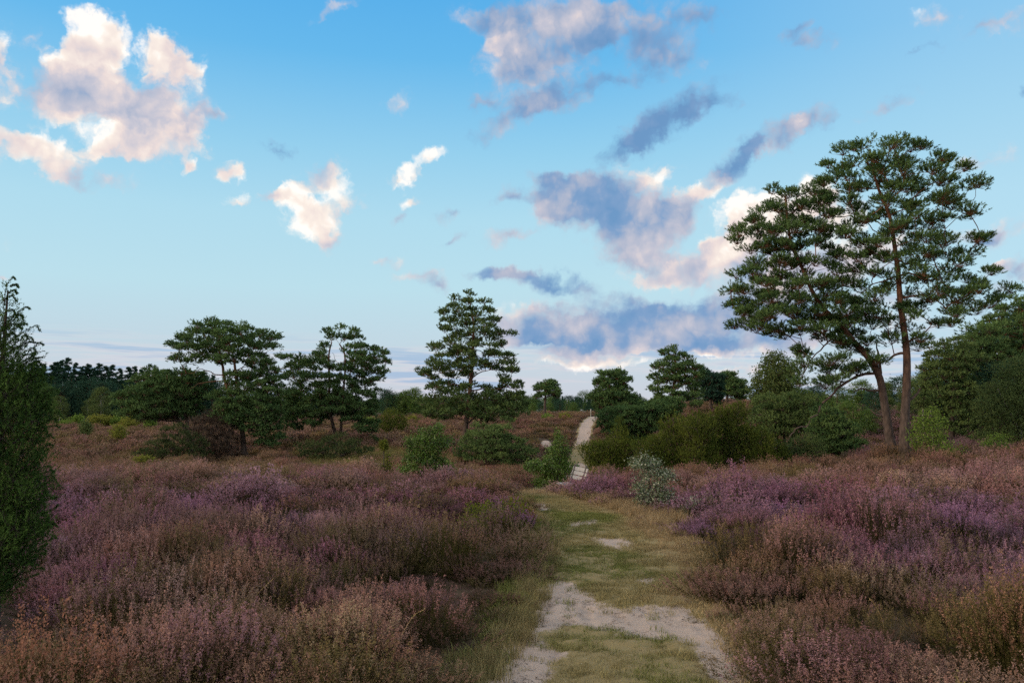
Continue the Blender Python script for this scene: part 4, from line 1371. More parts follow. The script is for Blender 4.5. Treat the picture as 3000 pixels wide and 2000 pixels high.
plant('pine_tree', 'big pine leaning away from its taller twin, with low sweeping limbs', 'tree', C4,
      [[(380, 230), (345, 265), (310, 270), (310, 330), (280, 360), (215, 375), (230, 405), (180, 400), (180, 430), (145, 455), (160, 500), (230, 550), (330, 560), (290, 590), (215, 600),
        (200, 640), (145, 645), (165, 690), (110, 720), (130, 750), (160, 770), (140, 800), (165, 830), (130, 870), (170, 900), (240, 930), (270, 910), (330, 890), (350, 930), (410, 910),
        (430, 950), (410, 990), (450, 1010), (430, 1060), (450, 1100), (430, 1150), (500, 1170), (560, 1180), (620, 1140), (700, 1120), (760, 1100), (820, 1080), (770, 1000), (770, 900),
        (720, 800), (690, 760), (640, 680), (600, 620), (600, 540), (560, 470), (590, 420), (570, 340), (570, 290), (500, 280), (450, 270), (400, 270)]],
      [[(872, 1480), (855, 1380), (835, 1250), (815, 1120), (760, 1020), (690, 950), (640, 880), (570, 820), (510, 740), (460, 620), (410, 520), (400, 440), (385, 300)]],
      35.6, pad=0.52, npads=158, spp=80, k=16, shoot=0.20, blade=0.11, width=0.028, spread=0.9, depthf=0.75, r0=0.010, trunk_r=(0.215, 0.04), seed=12,
      gaps=[(330, 575, 90, 16), (240, 505, 40, 18), (360, 690, 70, 14), (420, 870, 60, 26), (480, 790, 35, 30), (560, 560, 40, 40), (530, 660, 30, 30), (480, 960, 40, 24), (640, 800, 24, 40),
            (580, 1000, 50, 30), (690, 1030, 40, 26), (350, 410, 50, 10), (500, 510, 40, 20), (260, 700, 40, 10)],
      limbs=[[(690, 950), (600, 940), (550, 970), (500, 1050), (430, 1130)], [(790, 1090), (640, 1150), (570, 1220), (515, 1290), (490, 1330), (450, 1380), (400, 1400)],
             [(570, 820), (500, 770), (420, 730), (330, 740)], [(450, 600), (380, 640), (280, 680), (200, 720)], [(410, 520), (340, 500), (260, 470)], [(825, 1180), (780, 1170), (740, 1165), (690, 1180)],
             [(815, 1120), (800, 1000), (790, 960)], [(835, 1290), (800, 1285), (770, 1260)]], group='pair of big pines')

# ------------------------------------------------------------------ pines of the middle distance
plant('pine_tree', 'flat-topped umbrella pine with bare orange limbs under its canopy', 'tree', C3B,
      [[(1020, 120), (950, 135), (870, 160), (780, 190), (720, 215), (715, 265), (620, 275), (595, 320), (640, 345), (555, 345), (545, 400), (620, 440), (700, 460), (640, 480), (605, 500),
        (610, 540), (660, 545), (740, 530), (800, 540), (900, 520), (960, 560), (1030, 560), (1100, 540), (1180, 560), (1260, 580), (1290, 600), (1350, 640), (1450, 650), (1570, 640),
        (1590, 600), (1530, 570), (1540, 540), (1490, 510), (1480, 470), (1420, 440), (1540, 410), (1530, 390), (1560, 345), (1570, 265), (1480, 245), (1400, 250), (1350, 210), (1280, 210),
        (1250, 155), (1180, 175), (1130, 145), (1060, 160)],
       [(950, 880), (1000, 830), (1100, 830), (1110, 650), (1200, 620), (1350, 640), (1500, 620), (1600, 660), (1640, 800), (1640, 1000), (1600, 1150), (1640, 1290), (1560, 1340), (1420, 1320),
        (1330, 1240), (1200, 1200), (1100, 1120), (1000, 1060), (960, 1000)]],
      [[(1265, 1470), (1250, 1300), (1240, 1150), (1200, 1000), (1150, 900), (1100, 780), (1060, 660), (1050, 560), (1020, 450), (1010, 350), (1000, 200)],
       [(1240, 1130), (1210, 800), (1195, 620), (1185, 480), (1150, 350)]],
      58, pad=0.54, npads=215, spp=58, k=9, shoot=0.22, blade=0.15, width=0.060, depthf=0.8, r0=0.011, trunk_r=(0.22, 0.05), seed=21,
      gaps=[(920, 270, 50, 22), (960, 300, 36, 14), (780, 440, 60, 14), (900, 440, 30, 12), (1330, 420, 60, 18), (1110, 470, 40, 16), (1350, 320, 26, 10), (820, 500, 60, 12), (1260, 560, 60, 14)],
      limbs=[[(1060, 660), (960, 630), (880, 590), (760, 600), (690, 660)], [(1070, 700), (960, 710), (830, 730), (740, 770)], [(1050, 560), (940, 480), (800, 420)], [(1200, 610), (1280, 570), (1330, 560)],
             [(1200, 620), (1290, 620), (1340, 640)], [(1240, 1150), (1350, 1120), (1500, 1160)]], group='scattered heath pines')
plant('pine_tree', 'wide forked pine with a hollow in its crown and dead brown wood', 'tree', C4B,
      [[(660, 90), (580, 105), (520, 150), (490, 190), (485, 280), (470, 340), (440, 390), (390, 410), (310, 420), (240, 410), (180, 420), (130, 390), (70, 390), (70, 450), (140, 470), (165, 510),
        (130, 530), (150, 560), (100, 590), (110, 650), (200, 660), (230, 740), (180, 760), (100, 800), (60, 880), (80, 960), (130, 1000), (100, 1100), (150, 1190), (250, 1160), (310, 1080),
        (420, 1060), (440, 1150), (480, 1150), (500, 1050), (560, 1040), (600, 1010), (700, 1000), (760, 1080), (850, 1060), (900, 1180), (1000, 1290), (1070, 1320), (1060, 1200), (1060, 1050),
        (1030, 1000), (1060, 900), (1080, 800), (1090, 720), (1020, 680), (1110, 640), (1110, 600), (1165, 590), (1150, 520), (1175, 440), (1140, 410), (1160, 345), (1070, 350), (1070, 290),
        (970, 280), (920, 300), (910, 190), (860, 180), (840, 100), (760, 115)]],
      [[(655, 1250), (610, 1080), (580, 950), (572, 600), (565, 380), (600, 250)], [(690, 1220), (700, 1100), (720, 900), (735, 700), (755, 500), (750, 350), (700, 280)]],
      65, pad=0.54, npads=240, spp=58, k=9, shoot=0.22, blade=0.15, width=0.060, depthf=0.75, r0=0.011, trunk_r=(0.17, 0.05), seed=22,
      gaps=[(660, 380, 90, 120), (490, 560, 60, 46), (600, 570, 60, 30), (720, 600, 40, 30), (250, 640, 60, 14), (930, 620, 30, 20), (640, 240, 50, 20)], gap_keep=0.03,
      limbs=[[(580, 950), (480, 980), (380, 940)], [(735, 700), (690, 520), (640, 450), (610, 370)], [(610, 390), (720, 395)], [(740, 560), (850, 600), (950, 640)], [(572, 600), (480, 540), (420, 570)]], group='scattered heath pines')
plant('pine_tree', 'tall conical pine in the middle, straight trunk showing through', 'tree', C2,
      [[(1410, 240), (1350, 255), (1290, 265), (1270, 310), (1275, 340), (1215, 365), (1210, 400), (1240, 440), (1215, 480), (1220, 500), (1260, 530), (1160, 580), (1160, 600), (1145, 640),
        (1180, 680), (1100, 710), (1110, 735), (1040, 755), (1060, 775), (1080, 800), (1150, 790), (1120, 860), (1060, 860), (1110, 880), (1160, 900), (1080, 930), (1070, 1020), (1150, 1080),
        (1220, 1090), (1320, 1060), (1380, 1040), (1480, 1090), (1560, 1100), (1620, 1080), (1780, 1050), (1780, 970), (1740, 920), (1760, 850), (1720, 830), (1690, 790), (1735, 745), (1700, 700),
        (1690, 650), (1680, 600), (1600, 570), (1620, 545), (1705, 515), (1690, 500), (1610, 500), (1590, 460), (1600, 430), (1550, 380), (1550, 310), (1500, 290), (1440, 280)]],
      [[(1360, 1330), (1370, 1180), (1390, 1000), (1405, 880), (1415, 750), (1425, 600), (1430, 450), (1415, 380), (1400, 270)]],
      56, pad=0.54, npads=190, spp=58, k=9, shoot=0.21, blade=0.145, width=0.058, depthf=0.8, r0=0.010, trunk_r=(0.22, 0.04), seed=23, mats=(M_PINE2, M_BARKPINE),
      gaps=[(1330, 815, 60, 26), (1500, 800, 80, 50), (1470, 650, 30, 40), (1270, 690, 36, 14), (1450, 880, 30, 20), (1560, 830, 40, 40), (1310, 560, 30, 12), (1560, 700, 40, 14), (1350, 420, 24, 14)],
      limbs=[[(1405, 870), (1330, 840), (1260, 860), (1200, 900)], [(1410, 800), (1480, 750), (1560, 740)], [(1405, 880), (1500, 880), (1600, 870), (1700, 870)], [(1425, 620), (1480, 620), (1560, 660)],
             [(1380, 1100), (1430, 1060), (1480, 1090), (1520, 1120)]], group='scattered heath pines')
plant('pine_tree', 'low spreading pine leaning beside the umbrella pine', 'tree', C3B,
      [[(60, 850), (180, 770), (220, 700), (320, 640), (380, 580), (450, 620), (500, 700), (560, 690), (600, 640), (700, 590), (760, 610), (850, 640), (900, 720), (880, 800), (820, 1000), (780, 1040),
        (720, 1060), (600, 1080), (500, 1100), (420, 1080), (300, 1100), (200, 1090), (140, 1060), (45, 1000)]],
      [[(760, 1330), (700, 1150), (620, 1080), (520, 930), (420, 800), (370, 660)], [(720, 1180), (690, 950), (700, 700)]],
      62, pad=0.62, npads=120, spp=60, k=9, shoot=0.22, blade=0.16, width=0.064, depthf=0.75, r0=0.016, trunk_r=(0.22, 0.06), seed=24, group='scattered heath pines')
plant('pine_tree', 'small slender flat-topped pine standing alone left of the path crest', 'tree', C3,
      [[(290, 575), (330, 530), (290, 490), (340, 460), (380, 440), (430, 430), (470, 450), (480, 490), (502, 535), (480, 565), (430, 545), (400, 545), (350, 565)]],
      [[(380, 725), (383, 600), (388, 540), (410, 480)]], 130, pad=0.75, npads=44, spp=50, k=9, shoot=0.3, blade=0.24, width=0.09, depthf=0.9, r0=0.03, trunk_r=(0.26, 0.10), seed=25,
      gaps=[(360, 520, 20, 10), (440, 510, 16, 8)], limbs=[[(385, 570), (440, 500)], [(384, 580), (330, 530)], [(383, 650), (420, 630)]], group='pines on the far rise')
plant('pine_tree', 'broad pine growing close to the path crest on its right', 'tree', C3,
      [[(960, 358), (880, 370), (800, 370), (830, 410), (770, 440), (770, 470), (800, 490), (760, 530), (720, 560), (760, 590), (780, 640), (800, 680), (960, 690), (1120, 640), (1060, 540), (1030, 500),
        (1000, 460), (1035, 440), (1020, 400)]],
      [[(940, 800), (938, 600), (930, 480), (925, 390)]], 75, pad=0.62, npads=85, spp=64, k=10, shoot=0.24, blade=0.18, width=0.060, depthf=0.85, r0=0.018, trunk_r=(0.22, 0.06), seed=26,
      gaps=[(900, 470, 26, 12), (860, 560, 24, 10)], group='pines on the far rise')
plant('pine_tree', 'tall tiered pine behind the juniper thicket, bare lower trunk', 'tree', C3,
      [[(1410, 178), (1340, 185), (1275, 210), (1300, 260), (1210, 320), (1230, 350), (1290, 370), (1160, 400), (1200, 420), (1250, 440), (1190, 480), (1210, 520), (1250, 560), (1150, 610), (1200, 640),
        (1300, 620), (1400, 570), (1450, 560), (1500, 640), (1560, 640), (1570, 560), (1560, 440), (1600, 400), (1570, 330), (1520, 330), (1500, 270), (1470, 230), (1420, 230)]],
      [[(1370, 760), (1370, 560), (1375, 400), (1380, 220)]], 85, pad=0.68, npads=85, spp=64, k=10, shoot=0.26, blade=0.19, width=0.066, depthf=0.85, r0=0.02, trunk_r=(0.26, 0.07), seed=27,
      gaps=[(1320, 330, 40, 8), (1330, 470, 50, 18), (1300, 400, 40, 8), (1430, 500, 30, 26), (1330, 550, 40, 14)], limbs=[[(1372, 500), (1310, 470), (1250, 470)], [(1372, 560), (1440, 520), (1500, 540)]], group='pines on the far rise')
plant('pine_tree', 'dark ragged pine squeezed behind the tall tiered pine', 'tree', C3,
      [[(1560, 330), (1620, 350), (1640, 390), (1700, 380), (1740, 400), (1745, 500), (1720, 600), (1740, 640), (1680, 600), (1640, 600), (1580, 560), (1550, 450)]],
      [[(1650, 640), (1645, 500), (1630, 400)]], 96, pad=0.72, npads=56, spp=60, k=10, shoot=0.28, blade=0.2, width=0.07, depthf=0.85, r0=0.02, trunk_r=(0.22, 0.07), seed=28, mats=(M_DARKPINE, M_BARKPINE), group='pines on the far rise')
plant('pine_tree', 'round-headed pine standing on the hill crest nearest the birch', 'tree', C3,
      [[(1780, 368), (1830, 380), (1840, 420), (1900, 440), (1920, 490), (1945, 530), (1910, 550), (1910, 590), (1860, 565), (1820, 580), (1780, 545), (1740, 590), (1715, 500), (1710, 400)]],
      [[(1775, 620), (1780, 500), (1780, 400)]], 110, pad=0.75, npads=56, spp=60, k=10, shoot=0.3, blade=0.22, width=0.08, depthf=0.85, r0=0.022, trunk_r=(0.22, 0.08), seed=29,
      gaps=[(1810, 560, 20, 14), (1750, 560, 14, 14), (1860, 500, 20, 10)], group='pines on the far rise')
plant('pine_thicket', 'low bluish pine spreading between the path crest and the junipers', 'tree', C3,
      [[(790, 720), (850, 660), (1000, 640), (1150, 640), (1250, 600), (1400, 565), (1450, 600), (1390, 700), (1300, 720), (1280, 780), (1150, 900), (1050, 940), (1000, 880), (900, 860), (800, 800)]],
      [[(1080, 960), (1060, 800), (1040, 680)], [(1075, 900), (1200, 760), (1330, 620)]], 60, pad=0.55, npads=95, spp=64, k=10, shoot=0.2, blade=0.16, width=0.05, depthf=0.6, r0=0.015, trunk_r=(0.14, 0.04), seed=30)

# ------------------------------------------------------------------ junipers and shrubs
JN = dict(kind='juniper', padvar=0.65, ragged=1.2, mats=(M_JUN, M_BARKDARK), spread=0.6, parts=SHRUB, r0=0.008, trunk_r=(0.07, 0.02), twigf=0.25)
_rj = random.Random(4)
JSPRAY = []
for y_ in range(930, 1700, 13):
    ex = float(np.interp(y_, [930, 1000, 1060, 1100, 1150, 1235, 1290, 1330, 1370, 1430, 1500, 1560, 1620, 1690], [40, 52, 82, 102, 118, 130, 108, 118, 102, 124, 120, 128, 96, 52]))
    d_ = _rj.uniform(8, 44)
    JSPRAY.append([(ex - 55, y_ + _rj.uniform(15, 50)), (ex - 8, y_ + _rj.uniform(-8, 8)), (ex + d_, y_ - _rj.uniform(8, 26)), (ex + d_ + 9, y_ - _rj.uniform(2, 20))])
plant('juniper', 'dense green juniper column with curled tips at the left frame edge', 'juniper', ID,
      [[(20, 830), (8, 880), (-60, 1000), (-120, 1150), (-190, 1400), (-180, 1600), (-120, 1800), (0, 1780), (40, 1700), (85, 1620), (118, 1560), (104, 1500), (116, 1430), (86, 1370), (104, 1330), (88, 1290),
        (126, 1235), (112, 1150), (98, 1100), (76, 1060), (50, 1000), (40, 930), (30, 870)]],
      [[(-20, 1840), (-14, 1500), (0, 1200), (14, 1000), (24, 850)]], 6.7, kind='juniper', mats=(M_JUN_NEAR, M_BARKDARK), padvar=0.55, ragged=0.45, pad=0.14, npads=240, spp=60, k=10, shoot=0.07, blade=0.026, width=0.0065,
      spread=0.95, depthf=0.9, r0=0.0030, trunk_r=(0.05, 0.006), seed=41, parts=SHRUB, twigf=0.3,
      sprays=[[(10, 960), (15, 880), (25, 830), (40, 812), (46, 816)], [(20, 915), (45, 908), (56, 932)], [(30, 945), (60, 915), (85, 900), (92, 904)], [(30, 985), (60, 957), (80, 953)], [(40, 1020), (75, 1000), (100, 1003)],
              [(60, 1075), (100, 1050), (124, 1048)], [(14, 880), (40, 865), (52, 882)], [(18, 858), (38, 848), (44, 856)], [(18, 838), (36, 830), (42, 836)], [(90, 1110), (120, 1095), (130, 1100)], [(30, 990), (45, 978), (58, 985)]] + JSPRAY)
plant('juniper', 'pointed juniper bush right beside the path as it climbs', 'juniper', C3,
      [[(940, 735), (905, 800), (870, 900), (800, 920), (730, 900), (690, 940), (660, 965), (705, 1000), (690, 1060), (740, 1130), (900, 1150), (1010, 1140), (1060, 1000), (1030, 880), (990, 780)]],
      [[(880, 1180), (890, 1000), (940, 780)], [(870, 1150), (770, 950)]], 40, pad=0.33, npads=85, spp=50, k=9, shoot=0.16, blade=0.09, width=0.022, depthf=0.8, seed=42, **JN)
plant('juniper', 'low juniper filling the gap behind the silvery shrub', 'juniper', C3,
      [[(1060, 960), (1130, 870), (1180, 880), (1230, 840), (1270, 770), (1340, 720), (1430, 760), (1470, 830), (1480, 1000), (1450, 1120), (1250, 1110), (1060, 1130)]],
      [[(1300, 1180), (1300, 1000), (1340, 780)], [(1290, 1160), (1180, 960)]], 38, pad=0.33, npads=85, spp=50, k=9, shoot=0.16, blade=0.09, width=0.022, depthf=0.7, seed=43, group='juniper thicket', **JN)
plant('juniper', 'olive juniper in the middle of the thicket', 'juniper', C3,
      [[(1450, 800), (1530, 720), (1600, 740), (1680, 800), (1700, 950), (1690, 1130), (1560, 1150), (1460, 1120), (1440, 950)]],
      [[(1580, 1180), (1570, 950), (1550, 780)]], 37, pad=0.33, npads=70, spp=50, k=9, shoot=0.16, blade=0.09, width=0.022, depthf=0.8, seed=44, group='juniper thicket', **JN)
plant('juniper', 'tallest peaked juniper of the thicket, yellowish at its sides', 'juniper', C3,
      [[(1640, 760), (1660, 690), (1730, 660), (1780, 690), (1850, 610), (1910, 640), (1920, 760), (1960, 830), (1970, 1000), (1940, 1140), (1800, 1150), (1700, 1120), (1660, 950)]],
      [[(1810, 1180), (1820, 950), (1850, 680)], [(1800, 1150), (1720, 800)]], 38, pad=0.34, npads=90, spp=50, k=9, shoot=0.17, blade=0.09, width=0.022, depthf=0.8, seed=45, group='juniper thicket', **JN)
plant('juniper', 'rounded juniper at the thicket end below the low orange limb', 'juniper', C3,
      [[(1930, 880), (2000, 820), (2090, 850), (2180, 900), (2230, 960), (2240, 1120), (2120, 1150), (1960, 1150), (1930, 1000)]],
      [[(2080, 1180), (2080, 1000), (2060, 880)]], 37.5, pad=0.33, npads=64, spp=50, k=9, shoot=0.16, blade=0.09, width=0.022, depthf=0.8, seed=46, group='juniper thicket', **JN)
plant('juniper', 'round dark juniper bush between the forked pine and the conical pine', 'juniper', C2,
      [[(790, 1140), (795, 1070), (830, 1030), (870, 1008), (920, 1018), (970, 1070), (968, 1135), (880, 1145)]], [[(880, 1150), (880, 1080), (880, 1040)]], 80, pad=0.4, npads=50, spp=30, k=8, shoot=0.22, blade=0.14, width=0.04, depthf=0.9, seed=47, **JN)
PS = dict(kind='pine', parts=SHRUB, mats=(M_PINE2, M_BARKDARK), trunk_r=(0.10, 0.03), ragged=1.1, padvar=0.6)
plant('pine_bush', 'dense dark bush at the foot of the conical pine', 'bush', C2,
      [[(1340, 1210), (1420, 1150), (1550, 1110), (1640, 1110), (1720, 1190), (1790, 1280), (1800, 1370), (1700, 1400), (1560, 1390), (1450, 1380), (1370, 1350), (1330, 1280)]],
      [[(1560, 1400), (1560, 1300), (1580, 1180)], [(1550, 1380), (1480, 1250)]], 48, pad=0.45, npads=90, spp=44, k=9, shoot=0.18, blade=0.13, width=0.04, depthf=0.8, seed=51, **PS)
plant('pine_bush', 'low dark scrub round the foot of the forked pine', 'bush', C4B,
      [[(250, 1420), (280, 1330), (420, 1280), (560, 1260), (700, 1220), (800, 1250), (930, 1330), (990, 1370), (900, 1420), (600, 1440), (350, 1450)]],
      [[(640, 1450), (640, 1380), (650, 1290)], [(630, 1440), (420, 1340)], [(630, 1440), (850, 1340)]], 48, pad=0.40, npads=34, spp=40, k=9, shoot=0.20, blade=0.12, width=0.036, depthf=0.6, seed=52, **{**PS, 'mats': (M_SCRUB, M_BARKDARK)})
plant('pine_bush', 'low green scrub in front of the leaning pine', 'bush', C3B,
      [[(230, 1420), (350, 1330), (420, 1230), (520, 1220), (620, 1180), (700, 1180), (760, 1260), (880, 1270), (900, 1380), (860, 1460), (600, 1470), (350, 1460)]],
      [[(620, 1480), (610, 1380), (590, 1280)], [(600, 1470), (400, 1340)], [(610, 1470), (820, 1330)]], 54, pad=0.46, npads=44, spp=42, k=9, shoot=0.2, blade=0.14, width=0.032, depthf=0.6, seed=53, **{**PS, 'mats': (M_SCRUB, M_BARKDARK)})
plant('bare_bush', 'tangle of bare grey-brown twigs under the umbrella pine', 'bush', C3B,
      [[(720, 1250), (760, 1100), (850, 1060), (940, 980), (1010, 960), (1100, 1090), (1180, 1180), (1220, 1300), (1200, 1430), (1000, 1460), (800, 1440)]],
      [[(980, 1480), (970, 1300), (950, 1100)], [(970, 1450), (860, 1200)], [(980, 1440), (1100, 1200)]], 57, kind='pine', pad=0.5, npads=60, spp=46, k=5, shoot=0.3, blade=0.28, width=0.014, spread=0.5,
      depthf=0.6, r0=0.016, trunk_r=(0.08, 0.02), seed=54, mats=(M_TWIG, M_TWIG), parts=SHRUB, twigf=0.9)
LF = dict(kind='leaf', ragged=1.0, parts=SHRUB, r0=0.006, trunk_r=(0.035, 0.012))
plant('oak_bush', 'bushy bright green oak sapling left of the path bend', 'bush', C2,
      [[(1000, 1190), (1080, 1150), (1150, 1110), (1220, 1140), (1250, 1200), (1230, 1290), (1260, 1370), (1240, 1450), (1310, 1520), (1200, 1535), (1060, 1515), (960, 1505), (900, 1495), (960, 1400), (970, 1320), (1000, 1270)]],
      [[(1110, 1540), (1110, 1400), (1130, 1200)], [(1105, 1500), (1030, 1300)], [(1110, 1500), (1200, 1300)]], 24, pad=0.20, npads=130, spp=26, k=4, leafsize=0.062, depthf=0.85, seed=61, mats=(M_OAK, M_BARKDARK), **LF)
plant('oak_sapling', 'thin pale sapling beside the bushy oak', 'sapling', C2,
      [[(855, 1285), (880, 1290), (890, 1400), (875, 1500), (800, 1510), (820, 1440), (845, 1400)]], [[(855, 1530), (858, 1420), (866, 1300)]], 25.5, pad=0.12, npads=40, spp=10, k=3, leafsize=0.055, depthf=0.8, seed=62, mats=(M_FERN, M_BARKDARK), **LF)
plant('oak_bush', 'leafy young oak growing next to the bench', 'bush', C3,
      [[(500, 835), (440, 900), (420, 980), (405, 1070), (300, 1060), (240, 1085), (250, 1120), (390, 1140), (300, 1200), (330, 1250), (480, 1240), (550, 1210), (550, 1130), (640, 1085), (560, 1060), (575, 980), (545, 900)]],
      [[(470, 1270), (480, 1100), (500, 880)], [(465, 1240), (350, 1110)], [(470, 1200), (600, 1090)]], 29, pad=0.20, npads=110, spp=22, k=4, leafsize=0.065, depthf=0.7, seed=63, mats=(M_OAK, M_BARKDARK), **LF)
plant('silver_shrub', 'silvery white-leaved shrub standing in heather right of the path', 'shrub', C3,
      [[(1160, 978), (1100, 1010), (1050, 1040), (1022, 1090), (1090, 1130), (1110, 1180), (1032, 1230), (1080, 1260), (1060, 1330), (1100, 1370), (1070, 1430), (1150, 1450), (1260, 1430), (1310, 1350), (1385, 1310), (1330, 1260),
        (1350, 1170), (1320, 1100), (1280, 1050), (1220, 1030)]],
      [[(1190, 1480), (1195, 1300), (1170, 1050)], [(1190, 1420), (1280, 1180)], [(1190, 1400), (1080, 1200)]], 14.0, ragged=1.6, pad=0.10, npads=85, spp=20, k=3, leafsize=0.036, depthf=0.85, seed=64, mats=(M_SILVER, M_BARKDARK), varpow=2.6, padvar=0.15,
      kind='leaf', parts=SHRUB, r0=0.003, trunk_r=(0.015, 0.006))
plant('silver_shrub', 'few pale leafy sprigs just right of the silvery shrub', 'shrub', C3,
      [[(1450, 1380), (1480, 1330), (1540, 1320), (1560, 1360), (1500, 1400), (1480, 1470), (1420, 1450), (1400, 1400)]], [[(1470, 1500), (1475, 1430), (1490, 1350)]], 13.5, pad=0.07, npads=22, spp=9, k=3, leafsize=0.032, depthf=0.8, seed=65,
      mats=(M_SILVER, M_BARKDARK), kind='leaf', parts=SHRUB, r0=0.002, trunk_r=(0.006, 0.003))
plant('bramble', 'low bright green and russet bramble spilling over the path edge', 'bush', ID,
      [[(1375, 1490), (1420, 1470), (1480, 1465), (1530, 1475), (1560, 1510), (1565, 1560), (1530, 1600), (1450, 1640), (1380, 1620), (1360, 1550)]], [[(1470, 1650), (1465, 1580), (1460, 1500)], [(1465, 1640), (1530, 1520)], [(1465, 1640), (1400, 1540)]],
      11.6, ragged=2.2, padvar=0.6, pad=0.12, npads=70, spp=24, k=3, leafsize=0.032, depthf=0.9, seed=66, mats=(M_FERN, M_BARKDARK), kind='leaf', parts=SHRUB, r0=0.003, trunk_r=(0.012, 0.005))
plant('bramble', 'reddish tipped bramble at the path edge on the crest', 'bush', ID,
      [[(1480, 1462), (1520, 1470), (1565, 1500), (1580, 1540), (1560, 1570), (1530, 1530), (1490, 1490)]], [[(1550, 1600), (1545, 1550), (1530, 1490)]], 12.4, pad=0.07, npads=40, spp=12, k=3, leafsize=0.03, depthf=0.8, seed=67,
      mats=(M_RUST, M_BARKDARK), kind='leaf', parts=SHRUB, r0=0.003, trunk_r=(0.01, 0.004))

# ------------------------------------------------------------------ right-hand wood edge
BR = dict(kind='birch', mats=(M_BIRCH, M_BARKBIRCH), ragged=1.3, padvar=0.55)
plant('birch_tree', 'feathery birch rising behind the juniper thicket', 'tree', C5,
      [[(800, 195), (740, 250), (680, 330), (620, 450), (640, 520), (560, 600), (545, 720), (580, 820), (750, 860), (900, 800), (1000, 700), (1050, 500), (1000, 350), (950, 240), (880, 250)]],
      [[(830, 1200), (820, 800), (810, 260)]], 50, pad=0.5, npads=120, spp=28, k=5, leafsize=0.12, depthf=0.8, r0=0.008, trunk_r=(0.12, 0.02), seed=71, **BR)
plant('pine_bush', 'dark spreading pine bush below the feathery birch', 'bush', C5,
      [[(560, 850), (700, 700), (850, 680), (1000, 700), (1150, 660), (1280, 720), (1330, 850), (1280, 1000), (1100, 1130), (850, 1150), (650, 1100)]], [[(920, 1400), (930, 1100), (940, 780)], [(925, 1300), (760, 900)], [(925, 1300), (1180, 850)]],
      46, pad=0.5, npads=90, spp=44, k=9, shoot=0.18, blade=0.13, width=0.04, depthf=0.7, seed=72, kind='pine', parts=SHRUB, mats=(M_PINE2, M_BARKDARK), trunk_r=(0.12, 0.03), ragged=1.1, padvar=0.6)
plant('pine_bush', 'deep green bush left of the two big trunks', 'bush', C5,
      [[(1230, 900), (1330, 830), (1480, 850), (1600, 940), (1700, 1000), (1760, 1200), (1850, 1340), (1700, 1380), (1400, 1390), (1300, 1250), (1220, 1080)]], [[(1520, 1400), (1520, 1200), (1500, 950)], [(1515, 1350), (1650, 1100)]],
      42, pad=0.42, npads=90, spp=44, k=9, shoot=0.16, blade=0.12, width=0.04, depthf=0.8, seed=73, kind='pine', parts=SHRUB, mats=(M_PINE, M_BARKDARK), trunk_r=(0.10, 0.03), ragged=1.1, padvar=0.6)
plant('willow_bush', 'grey-green bush under the low orange limb', 'bush', C5,
      [[(850, 1250), (950, 1170), (1080, 1100), (1250, 1080), (1330, 1200), (1400, 1380), (1200, 1420), (1000, 1470), (860, 1440), (830, 1340)]], [[(1120, 1480), (1110, 1350), (1120, 1180)], [(1115, 1440), (980, 1240)]],
      38.5, pad=0.30, npads=90, spp=26, k=4, leafsize=0.075, depthf=0.8, seed=74, kind='leaf', mats=(M_BIRCH, M_BARKDARK), parts=SHRUB, trunk_r=(0.05, 0.015))
plant('birch_sapling', 'bright green birch sapling just right of the tallest pine', 'sapling', C4,
      [[(1040, 1240), (985, 1290), (950, 1350), (960, 1420), (1020, 1470), (1080, 1485), (1150, 1470), (1160, 1440), (1110, 1390), (1090, 1300), (1062, 1255)]], [[(1055, 1495), (1050, 1400), (1042, 1265)], [(1055, 1480), (1110, 1430)]],
      33, pad=0.24, npads=90, spp=20, k=3, leafsize=0.075, depthf=0.85, seed=75, kind='birch', mats=(M_SAP, M_BARKBIRCH), trunk_r=(0.03, 0.008), r0=0.005)
plant('pine_tree', 'shadowy pine at the wood edge, nearest the birch sapling', 'tree', C2B,
      [[(340, 560), (430, 500), (500, 505), (560, 430), (660, 450), (700, 600), (720, 800), (700, 1120), (640, 1230), (540, 1250), (450, 1130), (400, 980), (320, 900), (340, 700)]], [[(540, 1280), (545, 900), (550, 520)]],
      52, pad=0.55, npads=85, spp=46, k=9, shoot=0.2, blade=0.16, width=0.058, depthf=0.8, r0=0.014, trunk_r=(0.16, 0.05), seed=76, mats=(M_PINE2, M_BARKDARK), ragged=1.0, padvar=0.6, group='wood edge pines')
plant('pine_tree', 'dark pine in the middle of the wood edge', 'tree', C2B,
      [[(620, 500), (700, 400), (760, 320), (860, 260), (950, 330), (1000, 500), (960, 700), (1000, 900), (900, 1000), (900, 1200), (800, 1300), (690, 1250), (640, 1000), (660, 700)]], [[(820, 1330), (815, 900), (830, 350)]],
      55, pad=0.58, npads=100, spp=46, k=9, shoot=0.2, blade=0.16, width=0.058, depthf=0.8, r0=0.014, trunk_r=(0.18, 0.05), seed=77, mats=(M_PINE, M_BARKDARK), ragged=1.0, padvar=0.6, group='wood edge pines')
plant('pine_tree', 'tall pine at the right frame edge whose crown tops the wood', 'tree', C2B,
      [[(830, 250), (900, 190), (960, 120), (1080, 90), (1200, 80), (1350, 130), (1420, 300), (1380, 600), (1250, 700), (1050, 640), (960, 700), (900, 560), (940, 420), (850, 350)]], [[(1150, 1330), (1150, 800), (1140, 180)]],
      58, pad=0.62, npads=100, spp=46, k=9, shoot=0.2, blade=0.16, width=0.058, depthf=0.8, r0=0.014, trunk_r=(0.22, 0.05), seed=78, mats=(M_PINE, M_BARKPINE), ragged=1.0, padvar=0.6, group='wood edge pines')
